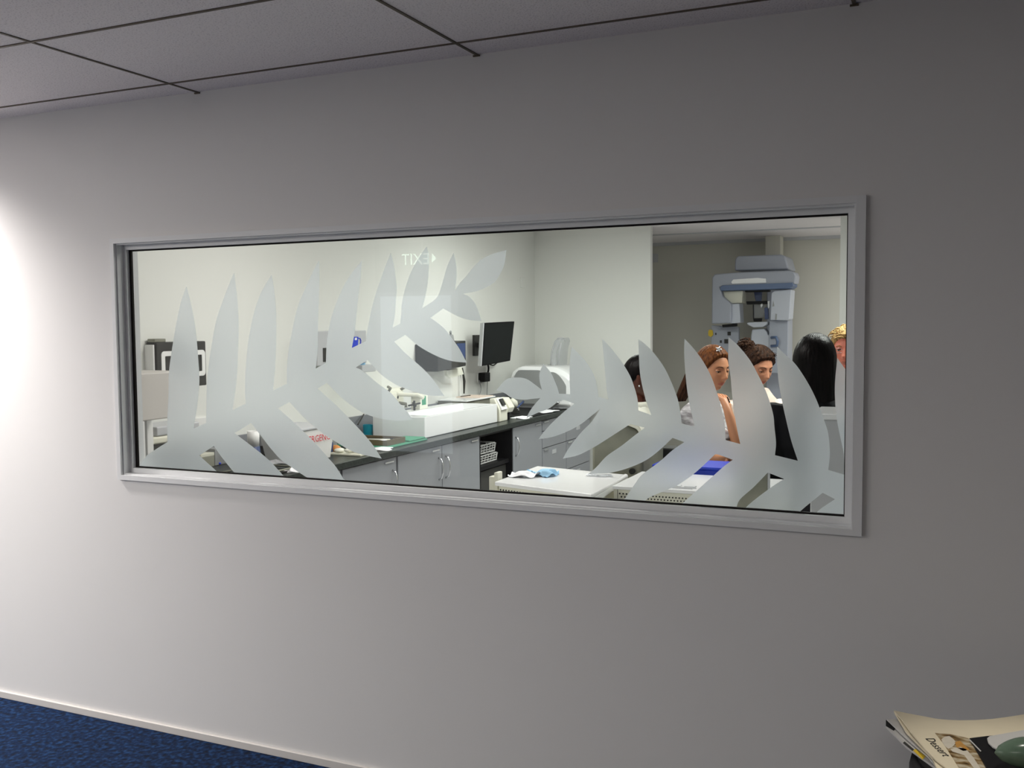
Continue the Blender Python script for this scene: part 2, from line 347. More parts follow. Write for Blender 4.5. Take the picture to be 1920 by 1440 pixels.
# ------------------------------------------------------------------ frosted fern films on the glass
def spline(pts):
    "pts: (x, y) smooth, (x, y, 1) corner; Catmull-Rom between corners"
    out = []; n = len(pts); ci = [i for i, p in enumerate(pts) if len(p) > 2]
    for a, b in zip(ci, ci[1:]+[ci[0]+n]):
        seg = [Vector(pts[i % n][:2]) for i in range(a, b+1)]
        for i in range(len(seg)-1):
            p0 = seg[i-1] if i else seg[0]*2-seg[1]; p1, p2 = seg[i], seg[i+1]; p3 = seg[i+2] if i+2 < len(seg) else seg[-1]*2-seg[-2]
            k = 1 if len(seg) == 2 else 4
            for t in [j/k for j in range(k)]:
                out.append(.5*((2*p1)+(p2-p0)*t+(2*p0-5*p1+4*p2-p3)*t*t+(3*p1-p0-3*p2+p3)*t**3))
    return out
FERN_L = [(252,900,1),(252,872,1),(275,854,1),(298.8,838),(313.8,829,1),(313.6,787),(316,740),(316.7,698),(321.5,661),(326.4,630),(332,599),(340,564),(349.4,537,1),
 (355.6,560),(362.4,591),(367.6,626),(371,665),(373.5,700),(373.5,722),(371,749),(368,772),(362.4,804,1),(386.5,793,1),(387.7,725),(390.6,690),(398,640),(406,599),(417.8,564),(429.5,533),(438.8,511,1),
 (443,544.5),(446,575.6),(447.4,614.5),(446,663),(444.5,700),(441,733),(435.7,769,1),(461,756.7,1),(459.6,733),(460.6,694),(464.5,648),(469,620),(476,587),(489.8,548),(509,515,1),
 (513,536.7),(517,575.6),(518,614.5),(517,663),(515,698),(511.8,732,1),(537.8,719.7,1),(538,692),(541,658),(545.3,634),(552,600),(560,570),(572.5,540.6),(584,515),(597.8,488,1),
 (598.8,517),(597.8,556),(596,614.5),(595.5,653),(592,691,1),(611,680.6,1),(612.4,643.6),(617,614.5),(625,583),(640.6,544.5),(656,517),(678.5,488,1),
 (676.5,513),(673.6,540.6),(669.7,575.6),(664.9,622),(659.6,652.4,1),(686,639.7,1),(689,618),(695,587),(703,556),(716,517),(732.5,473.8,1),
 (738,495),(743.6,536.7),(742,565),(739.7,595),(736,614.5,1),(750.4,606.7,1),(752.4,587),(754,566),(761,536.7),(770.9,509.5),(786,482),(800,461.8,1),
 (804,482),(803,517),(799,548),(792,577.5,1),(811.7,565,1),(822,553),(831,525),(839,498),(850.6,473.5,1),(855,495),(856,517),(853,545,1),
 (862,531),(873,519),(887,502),(901,487.8),(922,476.6),(949.5,468.8,1),(946,493.5),(940,509),(929,527),(915,537),(894,546),(868,551,1),
 (880,556.7),(892.5,572),(903,602,1),(880,600),(858,593),(831,578.5,1),(807,596,1),(820,605),(834,617),(848.7,636),(862,655),(875,680,1),(846.7,677),(819.5,668),(786,649.5),(760,627.7,1),
 (738.8,640.7,1),(763,665),(792,690),(814,714),(833,742.5,1),(802,741),(772.8,733),(743.6,721.7),(714.5,702),(689,675,1),(667,689,1),(681,696),(706.7,717.8),(732,736),(749.5,756.7),(765,774),(773,787,1),
 (745,789),(714,785),(681,774),(644.5,749),(613,717.8,1),(595,728.5,1),(625,755),(652,782),(679.5,811),(699,834.5),(715.5,859.8,1),(687,854),(660,846),(629,828),(605.6,813),(586,797),(568,781),(543,753.8,1),
 (521,765.4,1),(555,795.6),(592,832),(613,856),(631,877),(648,905,1),(590,905,1),(567,890),(548,877),(529,864),(508.5,842),(483.8,810),(471,793,1),(439.8,812,1),(473.5,837.7),(505.6,864),(540,902,1),
 (452,902,1),(436,882.7),(414,855),(401,836,1),(373.6,854,1),(384.5,864),(406.4,884),(422,902,1)]
FERN_R = [(1600,975,1),(1600,700,1),(1588,695),(1577,681),(1570,671,1),(1565.5,717.5),(1566,755.7),(1569.6,790),(1576,822),(1582,852),(1583,890,1),(1553,881,1),(1556,850),(1553,814),(1547,793),(1541.8,778.6),(1532.6,754),(1520.4,728),(1505,702),(1489.8,681),(1470,662.5),(1457,649.5,1),
 (1457,679),(1460,717.5),(1467,755.7),(1475,792),(1484,828),(1496,864,1),(1453,853.5,1),(1455,830),(1452,800),(1450,778.6),(1442.5,751),(1433,726.7),(1421,702),(1405.8,674.7),(1383,647),(1366,632,1),
 (1365.5,676),(1369.8,707),(1373,745),(1378,782),(1383,810),(1388,832.6,1),(1360.5,825,1),(1359,800),(1355,776),(1346,742),(1333.9,707),(1318.6,678),(1301.8,655),(1283.5,635,1),
 (1282.7,661),(1285,699),(1289.6,740.5),(1295.7,771),(1302.6,800,1),(1278,794,1),(1276,775.7),(1270.5,748),(1260.5,720.7),(1247,691.7),(1230,667),(1211.7,647),(1197,636,1),
 (1198.7,685.5),(1202.5,716),(1211,750),(1221,778,1),(1197,769.6,1),(1195,746.7),(1189,725),(1181,704),(1164,676),(1146,653.5),(1129,635,1),(1134,692),(1138,735),(1141,749,1),(1122,744,1),
 (1120,728),(1113,702),(1097.5,676.7),(1072,650,1),(1068.5,675),(1068,710),(1069,739,1),(1048,738,1),(1045,726.6),(1039.8,714),(1033,699),(1019,682,1),(1012,698),(1011.7,714),(1016,731,1),
 (1003,721),(987,710.5),(968.8,707.7),(949,711.7),(930,732,1),(945.8,737),(959.6,746),(980,749.5),(998,748),(1013,746.5,1),(1003,757.5),(994,770),(986.7,784,1),(1008,774),(1026,767.5),(1035,762),(1044,754.5,1),
 (1058,750,1),(1077,757,1),(1060,770),(1046.7,781.7),(1029,799),(1015.6,814.7),(1009.7,823.5,1),(1035,819.6),(1064,809),(1089.5,795),(1109,779.7),(1126,766,1),(1109,791),(1094,806),(1079.8,822.5),(1064,844),(1055.5,860,1),
 (1083.7,853.6),(1111,840),(1134,826),(1182,795,1),(1209,802,1),(1193,814),(1165,836),(1137.6,855),(1119,875),(1103,889,1),(1122,888),(1141.7,887),(1174,879),(1209.4,864),(1236.5,844),(1260.8,821,1),
 (1283,829,1),(1261,844),(1236.5,865.6),(1204,890),(1190,908),(1165,945,1),(1203,945,1),(1217.5,933),(1247,920),(1271.7,909),(1298.8,890),(1317.7,873.8),(1342,850.7,1),(1374,862,1),(1358,873.8),(1336.7,892.7),(1309.6,917),(1285,938.8),(1268,955,1),
 (1380,955,1),(1387,937),(1412.5,914),(1439.6,886,1),(1470,898,1),(1442,916.5),(1403,947),(1390,965,1),(1492,968,1),(1504.6,955),(1542.5,924,1),(1565.5,936,1),(1535,957),(1522,975,1)]
def film(name, pts, label):
    y0 = .0668; cl = []
    for p in spline(pts):
        q = at(p.x, p.y, 1, y0); cl.append(Vector((min(max(q.x, GX0), GX1), min(max(q.z, GZ0), GZ1), 0)))
    P = [cl[0]]
    for q in cl[1:]:
        if (q-P[-1]).length > .0008: P.append(q)
    if (P[0]-P[-1]).length < .0008: P.pop()
    tris = tessellate_polygon([P]); n = len(P)
    # slab of film: front and back sheet plus rim
    vs = [(p.x, y0, p.y) for p in P]+[(p.x, y0+.0005, p.y) for p in P]
    fs = [tuple(t) for t in tris]+[tuple(i+n for i in t[::-1]) for t in tris]+[(i, (i+1) % n, (i+1) % n+n, i+n) for i in range(n)]
    return tag(obj(name, MB().add(vs, fs), 'film'), label, 'window film')
film('frosted_fern_film', FERN_L, 'larger frosted fern frond film climbing up the left half of the window glass')
film('frosted_fern_film', FERN_R, 'frosted fern frond film over the right half of the glass, in front of the people')


# ------------------------------------------------------------------ unseen ceiling lights, some added as fill, and the reflected exit sign
def ceiling_panel(x, y, label):
    t = thing('ceiling_light', label, 'ceiling light', (x, y, H), 'recessed ceiling light panels')
    fr = MB().box((x-.6, y-.3, H-.012), (x+.6, y-.27, H)).box((x-.6, y+.27, H-.012), (x+.6, y+.3, H)).box((x-.6, y-.27, H-.012), (x-.57, y+.27, H)).box((x+.57, y-.27, H-.012), (x+.6, y+.27, H))
    obj('frame', fr, 'white', t); obj('diffuser', MB().box((x-.57, y-.27, H-.008), (x+.57, y+.27, H-.002)), 'diffuser', t)
for i, (x, y, p) in enumerate(OUT_PANELS):
    ceiling_panel(x, y, ['recessed ceiling light panel nearest the exit sign', 'recessed ceiling light panel in the middle of the waiting room ceiling', 'recessed ceiling light panel towards the right rear of the waiting room', 'recessed ceiling light panel by the left wall of the waiting room'][i])
ceiling_panel(.35, 6.8, 'added fill light panel, out of sight in the x-ray alcove')
for i, (x, y, p) in enumerate(IN_PANELS):
    ceiling_panel(x, y, ['recessed ceiling light panel above the near end of the bench', 'recessed ceiling light panel above the sink', 'recessed ceiling light panel above the group of people'][i])
for (x, y), lab in ((DOWN, 'round recessed downlight washing the left end of the front wall'), (TABLE_FILL, 'added round fill downlight above the magazine table')):
    t = thing('downlight', lab, 'ceiling light', (x, y, H))
    obj('trim_ring', MB().loft([[(x+r*math.cos(2*PI*k/28), y+r*math.sin(2*PI*k/28), H+z) for k in range(28)] for r, z in ((.07, -.001), (.095, -.001), (.095, -.006), (.07, -.010))], caps=False), 'white', t, smooth=True)

ES = CAM + ray(790, 485)*10.2; ES.y = .12-ES.y; ES.y += 0
t = thing('exit_sign', 'illuminated EXIT sign with arrow, reflected in the window glass', 'sign', ES)
Xd = Vector((-1, 0, 0)); Ud = Vector((0, 0, 1))
obj('sign_box', MB().box((ES.x-.23, ES.y-.03, ES.z-.10), (ES.x+.23, ES.y, ES.z+.10)), 'exit_green', t, bevel=.004)
obj('lettering', text_mb('EXIT', .165, ES+Vector((.10, .002, -.058)), Xd, Ud), 'exit_glow', t)
obj('arrow', MB().prism([ES+Vector((.125, .001, -.05)), ES+Vector((.125, .001, .05)), ES+Vector((.175, .001, 0))], (0, .002, 0)), 'exit_glow', t)
obj('hanger', MB().box((ES.x-.01, ES.y-.02, ES.z+.1), (ES.x+.01, ES.y-.01, H)), 'white', t)

# ------------------------------------------------------------------ bench run along the left wall of the treatment room
BX = -3.10; CX = -3.13; WZ = .90
wt = obj('bench_worktop', MB().box((LX, .12, .862), (BX, FY, WZ)), 'worktop', bevel=.004)
tag(wt, 'long dark grey-green bench worktop running along the wall under the monitor and sink', 'worktop')
us = obj('bench_upstand', MB().box((LX+.001, .12, WZ), (LX+.02, FY, 1.035)), 'upstand', bevel=.002)
tag(us, 'grey upstand strip along the wall behind the bench', 'splashback')
def handle_d(y, z, parent, label=None):
    mb = MB().tube([(CX+.0, y, z-.075), (CX+.022, y, z-.062), (CX+.032, y, z-.03), (CX+.034, y, z), (CX+.032, y, z+.03), (CX+.022, y, z+.062), (CX+.0, y, z+.075)], .0055, 8)
    return obj('handle', mb, 'chrome', parent, smooth=True)
def edge_pull(y0, y1, z, parent):
    return obj('edge_pull', MB().box((CX, y0, z-.012), (CX+.010, y1, z)), 'chrome', parent, bevel=.002)
def cabinet(y0, y1, doors, label, handles, pulls=True):
    t = thing('base_cabinet', label, 'cabinet', (CX-.3, (y0+y1)/2, 0), 'blue grey bench cabinets')
    obj('body', MB().box((LX+.01, y0+.003, .0), (CX-.02, y1-.003, .858)), 'laminate', t)
    n = doors; wd = (y1-y0)/n
    for i in range(n):
        a, b = y0+wd*i+.004, y0+wd*(i+1)-.004
        d = obj('door', MB().box((CX-.02, a, .10), (CX, b, .852)), 'laminate', t, bevel=.002)
        handle_d(b-.045 if handles[i] == 'r' else a+.045, .70, d)
        if pulls: edge_pull(b-.14, b-.04, .835, d)
    obj('plinth', MB().box((CX-.06, y0+.002, 0), (CX-.05, y1-.002, .1)), 'dgrey', t)
    return t
cabinet(.13, .98, 2, 'blue-grey bench cabinet nearest the window wall', 'rl')
cabinet(.99, 1.585, 1, 'blue-grey bench cabinet just left of the dark door gap', 'r')
cabinet(1.60, 2.19, 1, 'blue-grey single door cabinet left of the double one', 'r')
cabinet(2.205, 3.36, 2, 'blue-grey double door cabinet with paired curved handles below the sink', 'rl')
# open niche
t = thing('open_shelf_unit', 'open black shelf niche between the bench cabinets', 'shelf', (CX-.3, 3.65, 0))
ny0, ny1 = 3.365, 3.945
obj('shell', MB().box((LX+.01, ny0, 0), (CX-.002, ny0+.012, .858)).box((LX+.01, ny1-.012, 0), (CX-.002, ny1, .858)).box((LX+.01, ny0+.012, 0), (LX+.03, ny1-.012, .858)).box((LX+.03, ny0+.012, .84), (CX-.01, ny1-.012, .858)), 'black', t)
obj('shelf', MB().box((LX+.03, ny0+.012, .582), (CX-.03, ny1-.012, .612)), 'black', t)
obj('lower_drawer', MB().box((LX+.05, ny0+.02, .04), (CX-.05, ny1-.02, .57)), 'dgrey', t, bevel=.006)
# wire baskets standing on the niche shelf
def basket(y0, y1, x0, x1, z0, z1):
    g = MB(); r = .0035
    for k in range(4):
        z = z0+(z1-z0)*k/3
        g.tube([(x0, y0, z), (x1, y0, z), (x1, y1, z), (x0, y1, z), (x0, y0, z)], r if k not in (0, 3) else .0055, 6)
    n = 8
    for k in range(n+1):
        y = y0+(y1-y0)*k/n; g.tube([(x1, y, z0), (x1+.006, y+.01, z1)], r, 6); g.tube([(x0, y, z0), (x0, y, z1)], r, 6)
    for k in range(5):
        x = x0+(x1-x0)*k/4; g.tube([(x, y0, z0), (x, y0, z1)], r, 6); g.tube([(x, y1, z0), (x, y1, z1)], r, 6)
    for k in range(6): y = y0+(y1-y0)*k/5; g.tube([(x0, y, z0), (x1, y, z0)], r, 6)
    return g
tag(obj('wire_basket', basket(3.41, 3.83, -3.50, -3.22, .616, .672), 'white'), 'lower white wire basket inside the black niche', 'basket', 'white wire baskets in the niche')
tag(obj('wire_basket', basket(3.41, 3.80, -3.50, -3.22, .692, .752), 'white'), 'upper white wire basket inside the black niche', 'basket', 'white wire baskets in the niche')
cabinet(3.95, 4.545, 1, 'blue-grey bench cabinet with one curved handle right of the black niche', 'l')
def drawers(y0, y1, label):
    t = thing('drawer_cabinet', label, 'cabinet', (CX-.3, (y0+y1)/2, 0), 'blue grey drawer cabinets')
    obj('body', MB().box((LX+.01, y0+.003, 0), (CX-.02, y1-.003, .858)), 'laminate', t)
    zs = [.10, .36, .615, .76, .852]
    for a, b in zip(zs, zs[1:]):
        d = obj('drawer', MB().box((CX-.02, y0+.004, a+.003), (CX, y1-.004, b-.003)), 'laminate', t, bevel=.002)
        edge_pull(y0+.02, y0+.12, b-.008, d)
        if b-a > .12: obj('label_holder', MB().box((CX, (y0+y1)/2-.06, b-.07), (CX+.003, (y0+y1)/2+.03, b-.035)), 'lgrey', d)
drawers(4.555, 5.105, 'blue-grey drawer cabinet next to the tall single door')
drawers(5.115, 5.735, 'blue-grey drawer cabinet at the far end of the bench run')

# sink plinth
t = thing('bench_sink', 'raised white rectangular ceramic sink standing on the bench', 'sink', (-3.45, 3.3, WZ))
sx0, sx1, sy0, sy1, sz = -3.635, -3.225, 2.72, 3.87, 1.045
g = MB(); W_ = .035
o_ = [(sx0, sy0), (sx1, sy0), (sx1, sy1), (sx0, sy1)]
ix0, ix1, iy0, iy1 = sx0+.12, sx1-.022, sy0+.12, sy1-.03
i_ = [(ix0, iy0), (ix1, iy0), (ix1, iy1), (ix0, iy1)]
j_ = [(ix0+.03, iy0+.03), (ix1-.03, iy0+.03), (ix1-.03, iy1-.03), (ix0+.03, iy1-.03)]
vs = [(x, y, WZ+.002) for x, y in o_]+[(x, y, sz) for x, y in o_]+[(x, y, sz) for x, y in i_]+[(x, y, WZ+.03) for x, y in j_]
fs = [(3, 2, 1, 0)]
for k in range(4):
    n_ = (k+1) % 4; fs += [(k, n_, n_+4, k+4), (k+4, n_+4, n_+8, k+8), (k+8, n_+8, n_+12, k+12)]
fs += [(12, 13, 14, 15)]
obj('basin', MB().add(vs, fs), 'bright', t, bevel=.006)
obj('drain', MB().cyl((-3.38, 3.4, WZ+.03), (-3.38, 3.4, WZ+.034), .03), 'chrome', t)
# wall tap above sink
t = thing('wall_tap', 'cream wall-mounted mixer tap with long spout above the sink', 'tap', (LX, 3.15, 1.2))
zt = at(735, 735, 0, LX+.06).z
obj('tap_body', MB().cyl((LX, 3.06, zt), (LX+.07, 3.06, zt), .028).cyl((LX, 3.22, zt), (LX+.07, 3.22, zt), .028).cyl((LX+.055, 3.03, zt), (LX+.055, 3.25, zt), .025), 'cream', t, smooth=False, bevel=.004)
obj('lever', MB().tube([(LX+.07, 3.06, zt+.01), (LX+.11, 3.02, zt+.035), (LX+.14, 2.94, zt+.05)], .010, 8), 'steel', t, smooth=True)
obj('lever', MB().tube([(LX+.07, 3.22, zt+.01), (LX+.11, 3.26, zt+.035), (LX+.14, 3.34, zt+.045)], .010, 8), 'steel', t, smooth=True)
obj('spout', MB().tube([(LX+.055, 3.14, zt), (LX+.10, 3.16, zt-.02), (LX+.22, 3.22, zt-.025), (LX+.26, 3.24, zt-.05)], .014, 10), 'cream', t, smooth=True)

# helper for goods on the bench: measured photo point on the bench top
def onb(px, py, z=WZ): return at(px, py, 2, z)
def upright_box(name, a, w, dpt, h, m, label, cat, bevel=.004, z=WZ, **k):
    "box whose front right lower edge (nearest the camera) stands at point a; w along the wall, dpt towards the wall"
    return tag(obj(name, MB().box((a.x-dpt, a.y-w/2, z), (a.x, a.y+w/2, z+h)), m, bevel=bevel), label, cat, **k)

# soap boxes etc. at the back of the sink
p = at(795, 765, 0, -3.55)
t = thing('tissue_box', 'pale box with green print standing on the back rim of the sink', 'box', (p.x, p.y, sz))
obj('carton', MB().box((-3.625, p.y-.06, sz), (-3.55, p.y+.06, sz+.115)), 'cloth_lemon', t, bevel=.004)
obj('print_panel', MB().box((-3.55, p.y-.03, sz+.03), (-3.549, p.y+.03, sz+.095)), 'green', t)
p = at(777, 770, 0, -3.56)
t = thing('tap_cross_handle', 'small dark cross-handled tap standing on the sink rim', 'tap', (p.x, p.y, sz))
obj('stem', MB().cyl((p.x, p.y, sz), (p.x, p.y, sz+.07), .008, 12), 'dgrey', t, smooth=True)
obj('cross_handle', MB().tube([(p.x-.03, p.y-.035, sz+.035), (p.x+.03, p.y+.035, sz+.05)], .007, 8).tube([(p.x+.03, p.y-.03, sz+.035), (p.x-.03, p.y+.03, sz+.05)], .007, 8), 'dgrey', t, smooth=True)
p = at(748, 740, 0, -3.68)
t = thing('soap_dispenser', 'cream soap dispenser fixed to the wall left of the pale box', 'dispenser', (LX, p.y, p.z))
obj('tank', MB().box((LX, p.y-.10, p.z-.075), (LX+.09, p.y+.09, p.z+.02)), 'cream', t, bevel=.012)
obj('nozzle', MB().tube([(LX+.08, p.y+.02, p.z-.06), (LX+.14, p.y+.03, p.z-.07), (LX+.14, p.y+.03, p.z-.095)], .012, 10), 'steel', t, smooth=True)
obj('sight_hole', MB().cyl((LX+.09, p.y+.0, p.z-.02), (LX+.092, p.y+.0, p.z-.02), .010, 12), 'dgrey', t)

# glove-box rack with blue emblem
def lquad(px, ax, val): return pp(px, ax, val)
t = thing('glove_box_holder', 'grey wall box with a blue jug emblem above the bench, behind the fern film', 'dispenser', (LX, 2.62, 1.5))
a = at(594, 621, 0, LX+.12); b = at(688, 680, 0, LX+.12)
obj('case', MB().box((LX, a.y, b.z), (LX+.12, b.y, a.z)), 'lgrey', t, bevel=.006)
obj('cap', MB().box((LX+.02, at(664, 618, 0, LX+.1).y, a.z), (LX+.08, at(671, 618, 0, LX+.1).y, a.z+.03)), 'lgrey', t, bevel=.003)
e = LX+.121
q = pp([(663, 631.5), (671.5, 631.5), (670.5, 652.5), (656, 653)], 0, e)
obj('jug_emblem', MB().prism(q, (.002, 0, 0)), 'royal', t)
q = [at(px, py, 0, e+.001) for px, py in ((671, 634), (675, 634.5), (676.5, 639), (675.5, 646), (670.5, 649.5))]
obj('emblem_handle', MB().tube(q, .004, 6), 'royal', t)
obj('emblem_lid', MB().prism(pp([(665.5, 633.5), (668.5, 633), (669.5, 636), (668, 638), (665, 637.5)], 0, e+.0022), (.001, 0, 0)), 'white', t)
g = at(609, 664, 0, e); obj('slot', MB().box((e-.002, g.y-.02, g.z-.05), (e+.002, g.y+.02, g.z+.04)), 'dgrey', t, bevel=.004)
a = at(672, 685, 0, LX+.11); b = at(698, 696, 0, LX+.11)
t = thing('glove_carton', 'small grey carton with pale blue gloves poking out, below the jug emblem', 'box', (LX, a.y, b.z))
obj('carton', MB().box((LX, a.y, b.z), (LX+.14, b.y, a.z)), 'lgrey', t, bevel=.004)
c = (a+b)/2; g = MB()
for k in range(5):
    g.ball((LX+.07+.012*math.cos(k*2.1), c.y+.02*math.sin(k*1.7), a.z+.012+.008*(k % 3)), (.022, .03, .03), 10, 8)
obj('glove', g, 'lblue', t, smooth=True)

# wall-mounted dark box with white outline
ax0 = at(293, 642, 0, LX+.07); ax1 = at(388, 722, 0, LX+.07)
t = thing('wall_viewer_box', 'dark wall-mounted box with a white rounded outline, at the left end of the window', 'light box', (LX, (ax0.y+ax1.y)/2, 1.45))
X1 = LX+.07
obj('case', MB().box((LX, ax0.y, ax1.z), (X1, ax1.y, ax0.z)), 'dgrey', t, bevel=.006)
obj('side_strip', MB().box((LX, ax0.y-.012, ax1.z), (X1-.012, ax0.y, ax0.z-.012)), 'white', t, bevel=.003)
a = at(301, 659, 0, X1); b = at(384.5, 704, 0, X1)
def rr(y0, y1, z0, z1, r, n=5):
    out = []
    for cy, cz, s in ((y1-r, z1-r, 0), (y0+r, z1-r, 1), (y0+r, z0+r, 2), (y1-r, z0+r, 3)):
        out += [(cy+r*math.cos(PI/2*(s+k/n)), cz+r*math.sin(PI/2*(s+k/n))) for k in range(n+1)]
    return out
def ring(y0, y1, z0, z1, r, wd, x, d):
    A = rr(y0, y1, z0, z1, r); B = rr(y0+wd, y1-wd, z0+wd, z1-wd, max(r-wd, .004)); n = len(A)
    vs = [(x, *p) for p in A]+[(x, *p) for p in B]+[(x+d, *p) for p in A]+[(x+d, *p) for p in B]; fs = []
    for i in range(n):
        j = (i+1) % n; fs += [(i+2*n, j+2*n, j+3*n, i+3*n), (i, i+n, j+n, j), (i, j, j+2*n, i+2*n), (i+n, i+3*n, j+3*n, j+n)]
    return MB().add(vs, fs)
obj('white_outline', ring(a.y, b.y, b.z, a.z, .02, .026, X1, .006), 'white', t, bevel=.002)
g = at(309, 638, 0, LX+.1); obj('top_knob', MB().box((LX+.01, g.y-.03, ax0.z), (LX+.06, g.y+.05, ax0.z+.018)), 'steel', t, bevel=.004)

# white cabinet-like case by the window, standing on the bench on a post
t = thing('bench_hood', 'white free-standing case on a post at the left edge of the window', 'cabinet', (-3.35, .62, WZ))
hx = -3.25; a = at(254, 695, 0, hx); b = at(386, 786, 0, hx)
ly0, ly1 = .125, at(350, 750, 0, hx).y; lz1 = at(320, 697, 0, hx).z; lz0 = at(300, 786, 0, hx).z
obj('case_body', MB().box((hx-.25, ly0, lz0), (hx, ly1, lz1)), 'offgrey', t, bevel=.006)
g1 = at(313, 800, 0, hx); obj('post', MB().box((hx-.25, ly0, WZ), (hx-.002, at(272.5, 800, 0, hx).y, lz0)), 'white', t, bevel=.003)
obj('foot_panel', MB().box((hx-.25, ly1-.05, WZ), (hx-.2, ly1-.01, lz0)), 'white', t, bevel=.003)
# stepped white appliance seen through the opening of the case
p = onb(300, 852)
t = thing('stepped_appliance', 'pale stepped appliance seen below the white case', 'appliance', (-3.6, .75, WZ))
xx = -3.55
q = [at(293, 803, 0, xx), at(297, 797, 0, xx), at(330, 797, 0, xx), at(330, 815, 0, xx), at(296, 816, 0, xx)]
zA = at(300, 800, 0, xx).z; zB = at(300, 818, 0, xx).z; zC = at(300, 833, 0, xx).z
yA = at(294, 805, 0, xx).y; yB = at(279, 825, 0, xx).y
obj('upper_step', MB().box((xx-.2, yA, zB), (xx, yA+.3, zA)), 'lgrey', t, bevel=.008)
obj('lower_step', MB().box((xx-.2, yB, zC), (xx, yA+.32, zB)), 'offwhite', t, bevel=.012)
obj('base', MB().box((xx-.19, yB-.03, WZ), (xx-.01, yA+.3, zC)), 'dgrey', t, bevel=.006)
# wall socket + small dark item at (372,790)
p = at(375, 797, 0, LX+.012)
t = thing('wall_socket', 'white double wall socket low on the wall beside the dark box', 'socket', (LX, p.y, p.z))
obj('plate', MB().box((LX, p.y-.06, p.z-.045), (LX+.012, p.y+.06, p.z+.04)), 'white', t, bevel=.003)
obj('plug', MB().box((LX+.012, p.y-.05, p.z-.035), (LX+.05, p.y-.015, p.z-.005)), 'black', t, bevel=.004)

# bench goods, from the window inwards
def at_b(px, py): return onb(px, py)
# yellow-edged box low left
p = at_b(392, 876)
t = thing('document_tray', 'olive tray with a pale top edge near the lower left window corner', 'tray', (p.x, p.y, WZ))
q = at(376, 851, 0, p.x); q2 = at(402, 851, 0, p.x)
obj('tray_body', MB().box((p.x-.19, q.y, WZ), (p.x, q2.y, at(390, 856, 0, p.x).z)), 'steel', t, bevel=.003)
obj('tray_edge', MB().box((p.x-.19, q.y, at(390, 856, 0, p.x).z), (p.x, q2.y, at(390, 850, 0, p.x).z)), 'offwhite', t, bevel=.002)
t = thing('steel_box', 'dark steel box with a small blue light right of the olive tray', 'box', (p.x, p.y+.2, WZ))
q3 = at(438, 860, 0, p.x)
obj('case', MB().box((p.x-.19, q2.y+.004, WZ), (p.x, q3.y, at(402, 842, 0, p.x).z)), 'grey', t, bevel=.004)
g = at(412, 869, 0, p.x); obj('blue_light', MB().ball((p.x, g.y, g.z), .008, 10, 8), 'royal', t, smooth=True)
# white tub with blue base
p = at(475.5, 842, 0, -3.42)
t = thing('paper_cup', 'tall white cup with a blue base on the bench near the window', 'cup', (p.x, p.y, WZ))
zt_ = at(475, 808, 0, -3.42).z; zb_ = at(475, 837, 0, -3.42).z; r_ = (at(484, 820, 0, -3.42)-at(467, 820, 0, -3.42)).length*.42
obj('cup', MB().lathe([(r_, zb_-WZ), (r_*1.02, zt_-WZ), (r_*.93, zt_-WZ), (r_*.9, zb_-WZ+.01)], (p.x, p.y, WZ)), 'white', t, smooth=True, bevel=0)
obj('blue_base', MB().lathe([(r_*1.3, .0), (r_*1.3, .012), (r_*1.05, max(zb_-WZ, .02))], (p.x, p.y, WZ)), 'navy', t, smooth=True)
# black tray/mat
a, b = at_b(463, 862), at_b(530, 862)
t = thing('black_instrument_tray', 'flat black tray on the bench behind the crumpled tissues', 'tray', (-3.35, 1.0, WZ))
obj('tray_base', MB().box((-3.40, .86, WZ), (-3.16, 1.22, WZ+.008)), 'black', t, bevel=.003)
obj('tray_rim', MB().tube([(-3.40, .86, WZ+.02), (-3.16, .86, WZ+.02), (-3.16, 1.22, WZ+.02), (-3.40, 1.22, WZ+.02), (-3.40, .86, WZ+.02)], .005, 8), 'steel', t, smooth=True)
# tissues
def crumple(c, rx, ry, rz, seed):
    rnd = random.Random(seed); mb = MB(); n, m = 26, 14; P = []
    for j in range(m+1):
        t_ = j/m; row = []
        for k in range(n):
            a_ = 2*PI*k/n; rr_ = (1-t_**1.6)*(1+.22*math.sin(a_*3+seed+t_*4)+.12*math.sin(a_*7+seed*2))
            row.append((c[0]+rx*rr_*math.cos(a_), c[1]+ry*rr_*math.sin(a_), c[2]+rz*t_*(.8+.25*math.sin(a_*5+seed)*(1-t_))+(.001)))
        P.append(row)
    return mb.loft(P)
for px, py, rx, ry, rz, s, lab in ((518, 869, .055, .04, .03, 1, 'crumpled white tissue on the bench nearest the window sill'),
                                (548, 885, .045, .04, .028, 2, 'crumpled pinkish-white tissue just above the window sill'),
                                (716, 843, .07, .075, .022, 3, 'folded white cloth in front of the green tray'),
                                (984, 784, .075, .09, .022, 4, 'crumpled white tissue right of the white key pad device'),
                                (1026, 773, .08, .14, .018, 5, 'crumpled white tissue below the big white milling machine')):
    p = at_b(px, py)
    tag(obj('crumpled_tissue', crumple((min(p.x, BX-rx-.01), p.y, WZ+(.0065 if s == 5 else 0)), rx, ry, rz, s), 'tissue', smooth=True), lab, 'tissue', 'loose tissues on the bench')
